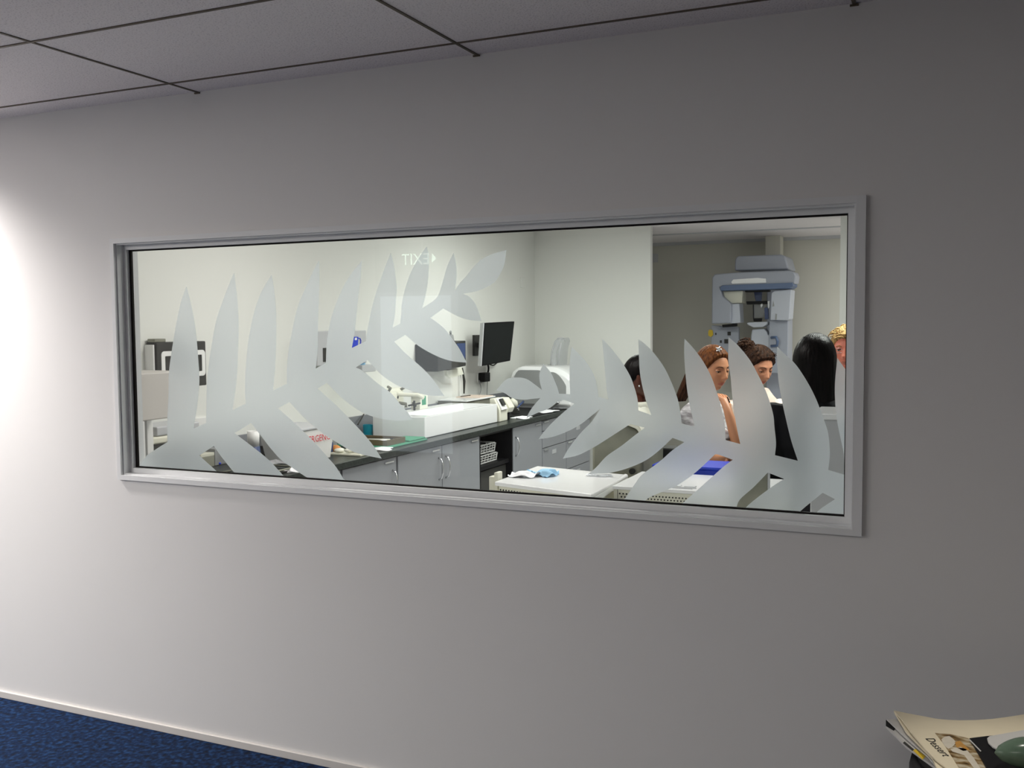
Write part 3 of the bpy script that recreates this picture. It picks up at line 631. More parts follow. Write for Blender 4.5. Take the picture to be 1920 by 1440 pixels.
# EMERGENCY kit box
ex = -3.27; a = at(560, 848, 0, ex); zt_ = at(600, 803, 0, ex).z
ey0 = at(556, 830, 0, ex).y; ey1 = at(628, 830, 0, ex).y; zl = at(600, 822, 0, ex).z
t = thing('emergency_kit_box', 'white translucent tub lettered EMERGENCY in red on the front of the bench', 'box', (ex, (ey0+ey1)/2, WZ))
tb = MB(); xa, xb = ex-.26, ex
zt_ = max(zt_, WZ+.11)
z0 = WZ+.001
ins = .03
vs = [(xa+ins, ey0+ins, z0), (xb-ins*.4, ey0+ins, z0), (xb-ins*.4, ey1-ins, z0), (xa+ins, ey1-ins, z0), (xa, ey0, zt_), (xb, ey0, zt_), (xb, ey1, zt_), (xa, ey1, zt_)]
obj('tub', MB().add(vs, [(0,3,2,1),(4,5,6,7),(0,1,5,4),(1,2,6,5),(2,3,7,6),(3,0,4,7)]), 'white', t, bevel=.005)
obj('lid', MB().box((xa-.008, ey0-.008, zt_), (xb+.008, ey1+.008, zt_+.014)), 'lgrey', t, bevel=.004)
hgt = .040
pE = Vector((xb+.0035, ey0+.035, zt_-.072))
obj('lettering', text_mb('EMERGENCY', .054, pE, (0, 1, 0), (-.0, 0, 1), .001), 'red', t)
# grey instrument boxes behind
t = thing('stacked_instrument_case', 'grey metal instrument case against the wall behind the emergency tub', 'case', (-3.66, 1.9, WZ))
y0_, y1_ = at(545, 800, 0, -3.55).y, at(632, 800, 0, -3.55).y
obj('lower_case', MB().box((-3.755, y0_, WZ), (-3.55, y1_, WZ+.05)), 'grey', t, bevel=.004)
obj('upper_case', MB().box((-3.755, y0_-.03, WZ+.052), (-3.56, y1_-.03, WZ+.11)), 'lgrey', t, bevel=.004)
obj('latch', MB().ball((-3.545, (y0_+y1_)/2-.05, WZ+.04), .016, 12, 8), 'chrome', t, smooth=True)
# gauze / bits tray right of tub
a, b = at_b(634, 853), at_b(676, 853)
t = thing('gauze_tray', 'low cream tray of mixed gauze and small tools beside the emergency tub', 'tray', ((a.x+b.x)/2, (a.y+b.y)/2, WZ))
obj('tray_base', MB().box((-3.42, a.y-.02, WZ), (-3.14, b.y+.05, WZ+.012)), 'offwhite', t, bevel=.003)
g = MB(); rnd = random.Random(3)
for k in range(16):
    g.ball((rnd.uniform(-3.40, -3.17), rnd.uniform(a.y, b.y+.03), WZ+.02+rnd.uniform(0, .012)), (rnd.uniform(.012, .03), rnd.uniform(.012, .03), .012), 8, 6)
obj('gauze', g, 'cloth_lemon', t, smooth=True)
g = MB().ball((-3.36, a.y+.05, WZ+.03), (.03, .03, .022), 12, 8); obj('orange_sponge', g, 'orange', t, smooth=True)
g = MB().box((-3.40, a.y-.01, WZ+.012), (-3.36, a.y+.03, WZ+.075)); obj('dark_bottle', g, 'navy', t, bevel=.008)
obj('black_clip', MB().tube([(-3.25, b.y-.03, WZ+.02), (-3.22, b.y+.02, WZ+.035), (-3.20, b.y+.0, WZ+.02)], .006, 8), 'black', t, smooth=True)
# teal cup
p = at(690, 811, 0, -3.705)
t = thing('teal_cup', 'bright teal plastic cup on the bench left of the sink', 'cup', (p.x, p.y, WZ))
s_ = (p-CAM).dot(fwd)/F_PX; r_ = 9.5*s_
obj('cup_wall', MB().lathe([(r_*.93, .0), (r_, 20*s_), (r_*.9, 20*s_), (r_*.85, .008)], (p.x, p.y, WZ)), 'teal', t, smooth=False)
# pen-like rod behind it
tag(obj('probe_rod', MB().tube([at(671, 796, 0, -3.70), at(682, 777, 0, -3.745)], .005, 8), 'dgrey'), 'thin dark rod leaning on the upstand left of the teal cup', 'rod')
# green tray with brown tray
a, b = at_b(696, 833), at_b(795, 826)
t = thing('green_drape', 'green folded cloth on the bench left of the sink', 'cloth', (-3.3, 2.35, WZ))
obj('cloth_sheet', MB().box((-3.56, 2.16, WZ), (-3.17, 2.66, WZ+.012)), 'green', t, bevel=.005)
obj('cloth_fold', MB().box((-3.34, 2.44, WZ+.0125), (-3.18, 2.65, WZ+.024)), 'green', t, bevel=.005)
t = thing('brown_instrument_tray', 'brown open tray of tools lying on the green cloth', 'tray', (-3.4, 2.35, WZ+.025))
bz = WZ+.0125
obj('tray_floor', MB().box((-3.55, 2.20, bz), (-3.20, 2.42, bz+.008)), 'brown', t, bevel=.002)
obj('tray_wall', MB().box((-3.55, 2.20, bz+.008), (-3.54, 2.42, bz+.035)).box((-3.21, 2.20, bz+.008), (-3.20, 2.42, bz+.035)).box((-3.54, 2.20, bz+.008), (-3.21, 2.21, bz+.035)).box((-3.54, 2.41, bz+.008), (-3.21, 2.42, bz+.035)), 'brown', t)
for k, m_ in enumerate(('orange', 'chrome', 'cream', 'black')):
    obj('hand_tool', MB().tube([(-3.5+.02*k, 2.24+.045*k, bz+.016), (-3.26, 2.25+.04*k, bz+.022)], .007, 8), m_, t, smooth=True)

# paper-towel dispenser, box with blue label and the pump on top
a = at(821, 668, 0, LX+.20); b = at(874, 700, 0, LX+.20)
t = thing('towel_dispenser', 'dark wall-mounted towel dispenser with a white towel hanging out', 'dispenser', (LX, (a.y+b.y)/2, 1.35))
zt_ = at(840, 640, 0, LX+.2).z; zb_ = at(822, 697, 0, LX+.2).z; zb2 = at(873, 686, 0, LX+.2).z
obj('case', MB().prism([(LX+.2, a.y, zb_), (LX+.2, b.y, zb2), (LX+.2, b.y, zt_), (LX+.2, a.y, zt_-.02)], (-.2, 0, 0)), 'dgrey', t, bevel=.006)
obj('towel_sheet', MB().prism(pp([(838, 694), (866, 689), (870, 702), (845, 709), (840, 704)], 0, LX+.12), (-.03, 0, 0)), 'cloth_lemon', t, bevel=.006)
p = at(864, 640, 0, LX+.21)
t = thing('hand_gel_pump', 'dark bottle with a pump head and blue label on top of the towel dispenser', 'bottle', (LX+.1, p.y, zt_))
obj('label_card', MB().box((LX+.201, at(856, 655, 0, LX+.2).y, at(865, 672, 0, LX+.2).z), (LX+.205, b.y-.02, zt_-.02)), 'navy', t)
obj('bottle', MB().cyl((LX+.12, p.y, zt_), (LX+.12, p.y, zt_+.05), .03, 20, .02), 'grey', t, smooth=False, bevel=.004)
obj('pump', MB().tube([(LX+.12, p.y, zt_+.05), (LX+.12, p.y, zt_+.075), (LX+.15, p.y-.06, zt_+.07)], .009, 8), 'grey', t, smooth=True)
# trunking + hanging cable
p = at(861, 720, 0, LX)
tag(obj('cable_trunking', MB().box((LX, p.y-.022, 1.036), (LX+.02, p.y+.006, at(861, 690, 0, LX).z)), 'white', bevel=.003), 'white vertical cable trunking below the towel dispenser', 'trunking')
tag(obj('hanging_cable', MB().tube([at(867, 690, 0, LX+.05), at(870.5, 715, 0, LX+.04), at(870, 738, 0, LX+.04)], [.006, .012, .006], 8), 'dgrey', smooth=True), 'dark cable bundle hanging right of the trunking', 'cable')

# monitor on wall arm
t = thing('wall_monitor', 'black flat monitor on a wall arm, turned towards the room', 'monitor', (LX+.3, 4.95, 1.5))
C_ = [at(908, 605, 0, -3.50), None, None, None]
ML = deep(908.5, 605.5, 8.18); MR = deep(965, 602.5, 8.42); MBL = deep(903.5, 686.5, 8.18); MBR = deep(957, 676.5, 8.42)
nrm = (MR-ML).cross(MBL-ML).normalized()
if nrm.dot(CAM-ML) < 0: nrm = -nrm
obj('bezel', MB().prism([ML, MR, MBR, MBL], -nrm*.045), 'black', t, bevel=.005)
ins = lambda P, Q: P+(Q-P)*.035
obj('screen', MB().prism([ins(ML, MBR), ins(MR, MBL), ins(MBR, ML), ins(MBL, MR)], nrm*.001), 'screen', t)
sd = (ML-MR).normalized()*.012
obj('silver_edge', MB().prism([ML+sd, ML+sd*.05, MBL+sd*.05, MBL+sd], -nrm*.04), 'lgrey', t, bevel=.002)
mc = (ML+MBR)/2
obj('wall_arm', MB().cyl(mc-nrm*.04, mc-nrm*.09, .05).tube([mc-nrm*.08, Vector((LX+.05, mc.y+.11, mc.z-.03)), Vector((LX, mc.y+.13, mc.z-.03))], .022, 10), 'dgrey', t, smooth=False)
obj('wall_plate', MB().box((LX, mc.y+.04, mc.z-.12), (LX+.02, mc.y+.20, mc.z+.06)), 'dgrey', t, bevel=.003)
p = at(900, 708, 0, LX)
t = thing('power_adaptor', 'black plug-in power adaptor on the wall below the monitor', 'adaptor', (LX, p.y, p.z))
obj('socket_plate', MB().box((LX, p.y-.06, p.z-.05), (LX+.01, p.y+.06, p.z+.05)), 'white', t, bevel=.002)
obj('adaptor_body', MB().box((LX+.01, p.y-.055, p.z-.035), (LX+.075, p.y+.055, p.z+.045)), 'black', t, bevel=.008)
def wire(name, pts, r, label, m='black'):
    P = [at(x, y, 0, LX+.03) for x, y in pts]; out = []
    for i in range(len(P)-1):
        p0 = P[max(i-1, 0)]; p1, p2 = P[i], P[i+1]; p3 = P[min(i+2, len(P)-1)]
        for k in range(5):
            t_ = k/5; out.append(.5*((2*p1)+(p2-p0)*t_+(2*p0-5*p1+4*p2-p3)*t_*t_+(3*p1-p0-3*p2+p3)*t_**3))
    out.append(P[-1]); return tag(obj(name, MB().tube(out, r, 8), m, smooth=True), label, 'cable')
wire('monitor_cable', [(915, 683), (916, 692), (914, 700), (908, 705)], .009, 'thick black cable looping from the monitor down to the adaptor')
wire('data_cable', [(916, 690), (914, 715), (913, 741)], .0035, 'thin straight cable hanging below the monitor', 'grey')
wire('adaptor_cable', [(898, 713), (901, 722), (902, 730), (899, 741)], .004, 'thin curved cable under the adaptor', 'grey')
wire('short_lead', [(918, 683), (925, 685), (932, 680)], .006, 'short black lead tucked under the monitor edge')

# low grey box with white top behind the sink
zt_ = 1.085; xq = -3.50
y0_ = max(3.885, at(867, 752, 0, xq).y); y1_ = at(924, 752, 0, xq).y; zt_ = at(890, 748, 0, xq).z
t = thing('low_bench_cupboard', 'low grey box with a white top and papers behind the right end of the sink', 'cupboard', (-3.6, (y0_+y1_)/2, WZ))
obj('body', MB().box((LX+.022, y0_, WZ), (xq, y1_, zt_-.012)), 'steel', t, bevel=.004)
obj('top', MB().box((LX+.022, y0_-.01, zt_-.012), (xq+.012, y1_+.03, zt_)), 'bright', t, bevel=.003)
tag(obj('paper_sheet', MB().box((LX+.06, (y0_+y1_)/2, zt_), (xq, y1_+.01, zt_+.006)), 'cloth_cream'), 'pale pinkish paper lying on the low grey box', 'paper')
tag(obj('dark_pen', MB().tube([(LX+.1, y0_+.25, zt_+.006), (LX+.12, y1_-.1, zt_+.006)], .006, 8), 'dgrey', smooth=True), 'dark pen lying on the white top of the low box', 'pen')

# key pad dispenser device right of sink
p = at_b(938, 790); D_ = (p-CAM).dot(fwd)
t = thing('cream_mixing_device', 'cream upright device with a slanted grey display right of the sink', 'device', (p.x, p.y, WZ))
w0, w1 = at_b(927, 791), at_b(946, 788)
bx = -3.22
y0_ = 3.90; y1_ = 4.05; zt_ = at(935, 748, 0, bx).z
obj('body', MB().prism([(bx, y0_, WZ), (bx, y0_, zt_-.09), (bx-.045, y0_, zt_), (bx-.085, y0_, zt_), (bx-.085, y0_, WZ)], (0, y1_-y0_, 0)), 'cream', t, bevel=.006)
obj('slanted_face', MB().prism([(bx+.003, y0_+.02, zt_-.095), (bx-.048, y0_+.02, zt_-.004), (bx-.048, y1_-.02, zt_-.004), (bx+.003, y1_-.02, zt_-.095)], (.012, 0, .006)), 'white', t, bevel=.003)
obj('display', MB().prism([(bx-.002, y0_+.045, zt_-.06), (bx-.030, y0_+.045, zt_-.012), (bx-.030, y0_+.10, zt_-.012), (bx-.002, y0_+.10, zt_-.06)], (.013, 0, .008)), 'dgrey', t)
obj('side_wing', MB().prism([(bx+.0, y1_, WZ+.06), (bx+.02, y1_, WZ+.10), (bx-.03, y1_, zt_-.005), (bx-.09, y1_, zt_-.005), (bx-.09, y1_, WZ+.06)], (0, .10, 0)), 'cream', t, bevel=.006)
obj('dark_nozzle', MB().cyl((bx-.035, y1_+.05, WZ), (bx-.035, y1_+.05, WZ+.06), .030, 16), 'black', t, smooth=False, bevel=.004)
# silver-cream hand piece
p = at(966, 760, 0, -3.40)
t = thing('polishing_motor', 'small cream and silver motor lying right of the cream device', 'tool', (p.x, p.y, WZ))
obj('motor_body', MB().tube([at(958, 749, 0, -3.42), at(964, 756, 0, -3.40), at(969, 764, 0, -3.38)], [.022, .034, .018], 14), 'cream', t, smooth=True)
obj('chuck', MB().tube([at(969, 764, 0, -3.38), at(972, 771, 0, -3.36)], [.014, .009], 12), 'chrome', t, smooth=True)
q = at(966, 766, 0, -3.39); obj('stand', MB().box((q.x-.03, q.y-.03, WZ), (q.x+.03, q.y+.04, q.z)), 'dgrey', t, bevel=.006)
tag(obj('blue_pen', MB().tube([at(970, 764, 0, -3.33), at(981, 753, 0, -3.33)], [.006, .011], 8), 'navy', smooth=True), 'dark blue pen pointing up in front of the milling machine', 'pen')
tag(obj('black_mat', MB().box((-3.62, 4.32, WZ), (-3.14, 5.75, WZ+.006)), 'black'), 'black mat on the bench in front of the milling machine', 'mat')
tag(obj('pointed_tool', MB().tube([at(1034, 765, 0, -3.19), at(1043, 757, 0, -3.17)], [.006, .010], 8), 'dgrey', smooth=True), 'thin dark tool leaning by the foot of the milling machine', 'tool')
p = at_b(1043, 768)
tag(obj('small_jar', MB().lathe([(.02, 0), (.025, .03), (.018, .045), (.0005, .05)], (p.x-.03, p.y, WZ+.007)), 'clear', smooth=True), 'small clear jar at the foot of the milling machine', 'jar')

# dental milling machine
t = thing('milling_machine', 'large white milling machine with grey window panels at the end of the bench', 'machine', (-3.45, 5.5, WZ))
fy = 5.10; xL, xR = -3.662, -3.085; DX = xR-xL; zb_ = WZ+.014; ztp = 1.286
def prof(x):
    u = (x-xL)/DX
    return ztp-.085*max(0, (u-.62)/.38)**2.2-.055*max(0, (.16-u)/.16)**1.6
N = 18; rings = []
for k in range(N+1):
    x = xL+DX*k/N; z = prof(x)
    rings.append([(x, fy+.03, zb_), (x, fy, zb_+.03), (x, fy, z-.05), (x, fy+.03, z-.010), (x, fy+.10, z), (x, fy+.60, z-.01), (x, fy+.60, zb_)])
obj('housing', MB().loft(rings), 'bright', t, bevel=.01)
def wpanel(u0, u1, z0f, dz, name, cut=0):
    pts = []; a_, b_ = xL+DX*u0, xL+DX*u1
    for k in range(15):
        x = a_+(b_-a_)*k/14; e0 = (x-a_)/.05; e1 = (b_-x)/(.05 if not cut else .12)
        pts.append((x, fy, prof(x)-dz-.035*max(0, 1-e0)**2-(.035 if not cut else .07)*max(0, 1-e1)**2))
    return obj(name, MB().prism([(a_, fy, z0f)]+pts+[(b_, fy, z0f)], (0, -.006, 0)), 'grey', t)
wpanel(.06, .56, zb_+.03, .038, 'window_panel'); wpanel(.62, .93, zb_+.09, .05, 'window_panel', 1)
obj('base_tray', MB().box((xL+.02, fy+.02, WZ+.0065), (xR-.02, fy+.58, zb_)), 'lgrey', t, bevel=.002)
a = at(1032, 686, 1, 5.35); b = at(1046, 634, 1, 5.35); c_ = at(1058, 640, 1, 5.35); d_ = at(1052, 686, 1, 5.35)
q = [a, at(1034, 660, 1, 5.35), at(1040, 641, 1, 5.35), b, at(1056, 633, 1, 5.35), c_, at(1054, 655, 1, 5.35), d_]
obj('open_flap', MB().prism(q, (0, .16, 0)), 'clear', t, bevel=.012)
obj('flap_edge', MB().tube([a, q[1], q[2], b, q[4]], .005, 8).tube([at(1046, 684, 1, 5.34), at(1049, 660, 1, 5.34), at(1052, 643, 1, 5.34)], .006, 8), 'lgrey', t, smooth=True)
obj('flap_hinge', MB().cyl((a.x-.02, 5.34, a.z+.0), (d_.x-.02, 5.34, a.z-.005), .010, 10), 'dgrey', t, smooth=True)
obj('tool_holder', MB().cyl((xR-.16, fy-.008, zb_+.05), (xR-.16, fy-.04, zb_+.045), .016, 14).cyl((xR-.11, fy-.008, zb_+.05), (xR-.11, fy-.03, zb_+.045), .010, 14), 'chrome', t, smooth=True)
# far wall details
p = at(992, 532, 1, FY)
tag(obj('blank_plate', MB().box((LX, FY-.35, p.z-.05), (LX+.008, FY-.25, p.z+.05)), 'wall_in', bevel=.003), 'small blank cover plate on the wall near the far corner', 'plate')
p = at(1226, 484, 1, 7.93)
tag(obj('alcove_socket', MB().box((p.x-.05, 7.92, p.z-.05), (p.x+.05, 7.93, p.z+.05)), 'lgrey', bevel=.003), 'small grey plate high on the alcove wall', 'plate')

# ------------------------------------------------------------------ panoramic x-ray unit in the alcove
XY = 7.15
def P(px, py, y=XY): return at(px, py, 1, y)
def pprism(name, pts, y, d, m, parent, bevel=.01, **k):
    return obj(name, MB().prism([P(a_, b_, y) for a_, b_ in pts], (0, d, 0)), m, parent, bevel=bevel, **k)
c0 = P(1450, 600, 7.5)
t = thing('dental_xray_unit', 'white and grey panoramic dental x-ray unit standing in the alcove', 'x-ray unit', (c0.x, 7.5, 0))
colx0, colx1 = P(1437, 600, 7.55).x, P(1478, 600, 7.55).x
obj('column', MB().box((colx0, 7.55, .02), (colx1, 7.85, P(1450, 500, 7.55).z)), 'bluegrey', t, bevel=.012)
obj('ceiling_stay', MB().box((P(1434, 470, 7.6).x, 7.62, P(1434, 500, 7.55).z), (P(1463, 470, 7.6).x, 7.80, H-.001)), 'wall_alc', t, bevel=.006)
obj('floor_base', MB().box((colx0-.25, 7.2, 0), (colx1+.1, 7.88, .03)), 'bluegrey', t, bevel=.01)
pprism('top_housing', [(1377, 508), (1378, 485), (1383, 480), (1464, 477), (1472, 480), (1479, 505)], 7.1, .5, 'bluegrey', t, .02)
arm = pprism('rotating_arm', [(1334, 607), (1334.5, 560), (1335, 520), (1340, 514), (1385, 510.5), (1480, 507.5), (1489, 510), (1492, 518), (1490, 532), (1350, 539), (1352, 545), (1355, 556), (1371, 570), (1370, 606)], 6.95, .28, 'bluegrey', t, .014)
pprism('arm_trim_band', [(1351, 545), (1350, 539), (1354, 535), (1486, 530), (1487, 536), (1481, 541), (1354, 545)], 6.93, .30, 'blueband', t, .004)
pprism('tube_side', [(1371, 570), (1386, 569), (1388, 605), (1370, 607)], 7.0, .2, 'bluewhite', t, .006)
pprism('tube_underside', [(1355, 546), (1393, 545), (1391, 568), (1371, 569), (1356, 556)], 7.05, .2, 'offwhite', t, .006)
pprism('arm_stripe', [(1371, 529), (1375, 524), (1420, 521), (1436, 522.5), (1436.5, 530), (1373, 532)], 6.945, .006, 'bright', t, 0)
pprism('detector_case', [(1444, 600), (1446, 549), (1452, 545), (1484, 543), (1480, 598), (1476, 601)], 6.97, .25, 'bluewhite', t, .01)
pprism('detector_slot', [(1448, 575), (1450, 564), (1452, 574)], 6.965, .01, 'grey', t, 0)
pprism('detector_slot', [(1453, 600), (1454, 588), (1457, 589), (1456, 600)], 6.965, .01, 'grey', t, 0)
pprism('lower_case', [(1442, 601), (1478, 599), (1477, 700), (1440, 700)], 7.1, .3, 'bluegrey', t, .01)
pprism('head_support_stem', [(1413, 545), (1428, 545), (1426, 566), (1417, 566)], 7.2, .06, 'navy', t, .004)
pprism('bracket', [(1396, 545), (1442, 541), (1442, 547), (1398, 548)], 7.15, .1, 'dgrey', t, .004)
pprism('temple_bar', [(1399, 565), (1441, 564), (1440, 570), (1400, 571)], 7.1, .04, 'black', t, .003)
pprism('clear_shield', [(1412.5, 571), (1434, 571), (1430, 595), (1413, 596)], 7.15, .05, 'clear', t, .003)
pprism('shield_edge', [(1411.5, 571), (1413, 571), (1413.5, 597), (1412, 597)], 7.14, .01, 'black', t, 0)
pprism('bite_holder', [(1412, 597), (1427, 596.5), (1426, 603), (1413, 603)], 7.12, .08, 'black', t, .003)
pprism('chin_rest', [(1400, 606), (1403, 604.5), (1439, 603), (1438, 608), (1430, 613), (1413, 614), (1402, 609)], 7.05, .2, 'bluewhite', t, .006)
pprism('chin_column', [(1410, 618), (1432, 616), (1438, 622), (1440, 628), (1452, 630), (1452, 700), (1409, 700), (1408, 630)], 7.12, .15, 'bluewhite', t, .01)
obj('grip_handle', MB().tube([P(1446, 633, 7.08), P(1455, 632, 7.05), P(1458, 640, 7.05), P(1457, 648, 7.05), P(1446, 649, 7.08)], .014, 10), 'blueband', t, smooth=True)
pprism('blue_clip', [(1433, 577), (1440, 576), (1441, 598), (1434, 599)], 7.1, .04, 'navy', t, .004)
pprism('bright_clip', [(1439, 565), (1443, 564), (1443, 576), (1440, 579)], 7.08, .03, 'bright', t, .003)
pprism('bright_clip', [(1426, 572), (1429, 568), (1430, 573), (1427, 577)], 7.10, .02, 'bright', t, 0)
pprism('black_bar', [(1353.5, 609), (1379, 606.5), (1379, 612), (1354.5, 614)], 7.0, .1, 'black', t, .003)
pprism('control_panel', [(1334, 610), (1385, 613), (1386, 690), (1333, 690)], 7.2, .06, 'bluegrey', t, .006)
pprism('yellow_sticker', [(1328, 621), (1330, 618), (1336, 619), (1337, 628), (1333, 632), (1328, 629)], 7.18, .01, 'yellow', t, 0)
for q in ((1341, 624, 1343, 628), (1364, 622, 1370, 629), (1358, 636, 1365, 644), (1350, 638, 1353, 643)):
    pprism('panel_button', [(q[0], q[1]), (q[2], q[1]), (q[2], q[3]), (q[0], q[3])], 7.192, .008, 'dgrey', t, 0)

# ------------------------------------------------------------------ desk under the window with the white machines
DZ = .72
t = thing('window_desk', 'white desk under the window carrying the vented white machines', 'desk', (-.8, .7, 0))
obj('desk_top', MB().box((-2.0, .16, DZ-.03), (.95, 1.22, DZ)), 'white', t, bevel=.004)
for x in (-1.94, .86):
    for y in (.2, 1.12): obj('leg', MB().box((x, y, 0), (x+.05, y+.05, DZ-.03)), 'lgrey', t)
def perforated(x0, x1, z0, z1, y, rows, step, stag=True):
    g = MB(); n = int((x1-x0)/step)
    for r in range(rows):
        for k in range(n):
            x = x0+step*(k+.5*(r % 2)); z = z1-(r+.5)*step*.9
            if z < z0+.004: continue
            g.cyl((x, y-.0015, z), (x, y+.0002, z), step*.24, 8)
    return g
t = thing('vented_scanner', 'low white desktop machine with a broad flat lid and a row of vent holes', 'machine', (-1.52, .9, DZ))
L1, L2, L3, L4 = at(927, 903, 2, 1.0), at(1007, 873.5, 2, 1.0), at(1178, 890, 2, 1.0), at(1110, 927, 2, 1.0)
x0_, x1_, y0_, y1_ = -1.765, -1.285, .62, 1.19
obj('housing', MB().prism([(L1.x+.01, L1.y+.02, DZ), (L2.x+.01, L2.y-.02, DZ), (L3.x-.02, L3.y-.02, DZ), (L4.x-.03, L4.y+.03, DZ)], (0, 0, .262)), 'offwhite', t, bevel=.005)
obj('lid', MB().prism([L1+Vector((0, 0, -.018)), L2+Vector((0, 0, -.018)), L3+Vector((0, 0, -.018)), L4+Vector((0, 0, -.018))], (0, 0, .018)), 'bright', t, bevel=.006)
obj('lid_lip', MB().prism([L4+Vector((-.035, .035, -.05)), L4+Vector((.0, 0, -.05)), L3+Vector((0.0, 0, -.03)), L3+Vector((-.02, .0, -.03))], (0, 0, .034)), 'bright', t, bevel=.008)
dv = (L4-L1); dv.z = 0; dn = dv.normalized(); g = MB(); nn = Vector((dn.y, -dn.x, 0)); 
if nn.y > 0: nn = -nn
for r in range(3):
    for k in range(30):
        q = L1+Vector((.01, .02, 0))+dn*(.012+.0155*(k+.5*(r % 2)))+Vector((0, 0, -.036-.014*r)); q += nn*.001
        if (q-L1).dot(dn) < dv.length-.05: g.cyl(q+nn*.0012, q-nn*.002, .0036, 8)
obj('vent_holes', g, 'black', t)
obj('corner_post', MB().box((L1.x-.055, L1.y+.06, DZ), (L1.x-.028, L1.y+.1, 1.01)).box((L1.x-.026, L1.y+.05, DZ), (L1.x-.008, L1.y+.1, 1.03)), 'offwhite', t, bevel=.004)
# blue mask and paper on its lid
q = at(1000, 893, 2, 1.0)
t = thing('blue_face_mask', 'crumpled pale blue and white mask lying on the low white machine', 'mask', (q.x, q.y, 1.0))
def sheet(c, w_, h_, ang, amp, seed, n=14):
    R_ = Matrix.Rotation(ang, 3, 'Z'); rows = []
    for i in range(n):
        row = []
        for j in range(n):
            u, v = i/(n-1)-.5, j/(n-1)-.5; k_ = 1-.35*math.sin(seed+u*5)*v
            row.append(Vector(c)+R_ @ Vector((u*w_*k_, v*h_, amp*(.5+.5*math.sin(seed+u*9+math.cos(v*7)))*(1-abs(2*v)**3*.5)+.0015)))
        rows.append(row)
    mb = MB().grid(rows); b = len(mb.v); nv = [v+Vector((0, 0, .0012)) for v in mb.v]; f0 = list(mb.f); mb.v += nv; mb.f += [tuple(i+b for i in f[::-1]) for f in f0]; return mb
obj('blue_layer', sheet((q.x+.02, q.y+.08, 1.0005), .13, .07, .5, .02, 1), 'lblue', t, smooth=True)
obj('blue_layer', sheet((q.x+.05, q.y+.03, 1.0005), .08, .08, 1.2, .025, 3), 'lblue', t, smooth=True)
obj('white_layer', sheet((q.x-.035, q.y-.02, 1.0005), .13, .10, .1, .02, 2), 'tissue', t, smooth=True)
obj('ear_loop', MB().tube([(q.x+.02, q.y, 1.004), (q.x+.035, q.y+.02, 1.012), (q.x+.05, q.y+.035, 1.006)], .002, 6), 'dgrey', t)
q = at(1125, 893, 2, 1.0); tag(obj('plastic_sleeve', sheet((q.x, q.y, 1.0005), .11, .05, .1, .006, 5), 'clear', smooth=True), 'clear plastic sleeve lying near the back of the flat lid', 'sleeve')
# second machine
t = thing('vented_furnace', 'wide off-white machine with a perforated front panel, behind the fern film', 'machine', (-.93, 1.0, DZ))
fx0, fx1, fy0, fy1 = -1.262, -.622, .80, 1.215
obj('housing', MB().box((fx0, fy0+.003, DZ+.012), (fx1, fy1, .985)), 'offwhite', t, bevel=.004)
obj('top_lid', MB().box((fx0-.004, fy0-.004, .985), (fx1, fy1, 1.0)), 'bright', t, bevel=.004)
obj('feet', MB().box((fx0+.03, fy0+.03, DZ), (fx0+.07, fy0+.07, DZ+.012)).box((fx1-.07, fy0+.03, DZ), (fx1-.03, fy0+.07, DZ+.012)), 'black', t)
obj('vent_holes', perforated(-1.235, -1.19, .93, .975, fy0+.003, 5, .0145), 'black', t)
obj('vent_holes', perforated(-1.135, -.90, .90, .972, fy0+.003, 9, .0135), 'black', t)
obj('panel_seam', MB().box((-1.245, fy0+.001, .8), (-1.2435, fy0+.003, .985)), 'dgrey', t)
obj('raised_legend', text_mb('1 2 3 4', .022, (-1.04, .84, 1.0015), (1, 0, 0), (0, 1, 0)).box((-1.08, .86, 1.0), (-.92, .864, 1.0025)), 'lgrey', t) if False else obj('raised_ribs', MB().box((-1.06, .83, 1.0), (-.94, .838, 1.003)).box((-1.05, .85, 1.0), (-.93, .858, 1.003)).box((-1.04, .87, 1.0), (-1.0, .90, 1.003)).box((-.985, .87, 1.0), (-.94, .90, 1.003)), 'lgrey', t, bevel=.001)
obj('power_lead', MB().tube([(-1.27, .78, .93), (-1.235, .77, .937), (-1.19, .78, .935), (-1.175, .80, .932)], .005, 8), 'black', t, smooth=True)
# vertical grey-green panel right of the second machine
t = thing('grey_side_panel', 'pale grey-green upright panel at the right end of the perforated machine', 'panel', (-.7, .74, DZ))
a = at(1387, 930, 1, .78); b = at(1440, 886, 1, .78)
obj('panel_face', MB().box((a.x-.02, .775, DZ), (b.x, .793, b.z+.02)), 'steel', t, bevel=.003)
obj('panel_edge', MB().box((b.x, .773, DZ), (b.x+.006, .793, b.z+.02)), 'lgrey', t)
# big pale box at lower right
t = thing('pale_desktop_case', 'tall pale grey case at the lower right corner of the window', 'case', (-.2, .5, DZ))
a = at(1519, 945, 1, .55); zt_ = at(1556, 787, 1, .55).z
obj('case_body', MB().box((a.x, .55, DZ), (a.x+.5, .85, zt_)), 'lgrey', t, bevel=.006)
obj('case_top', MB().box((a.x-.004, .545, zt_), (a.x+.504, .855, zt_+.02)), 'bright', t, bevel=.004)
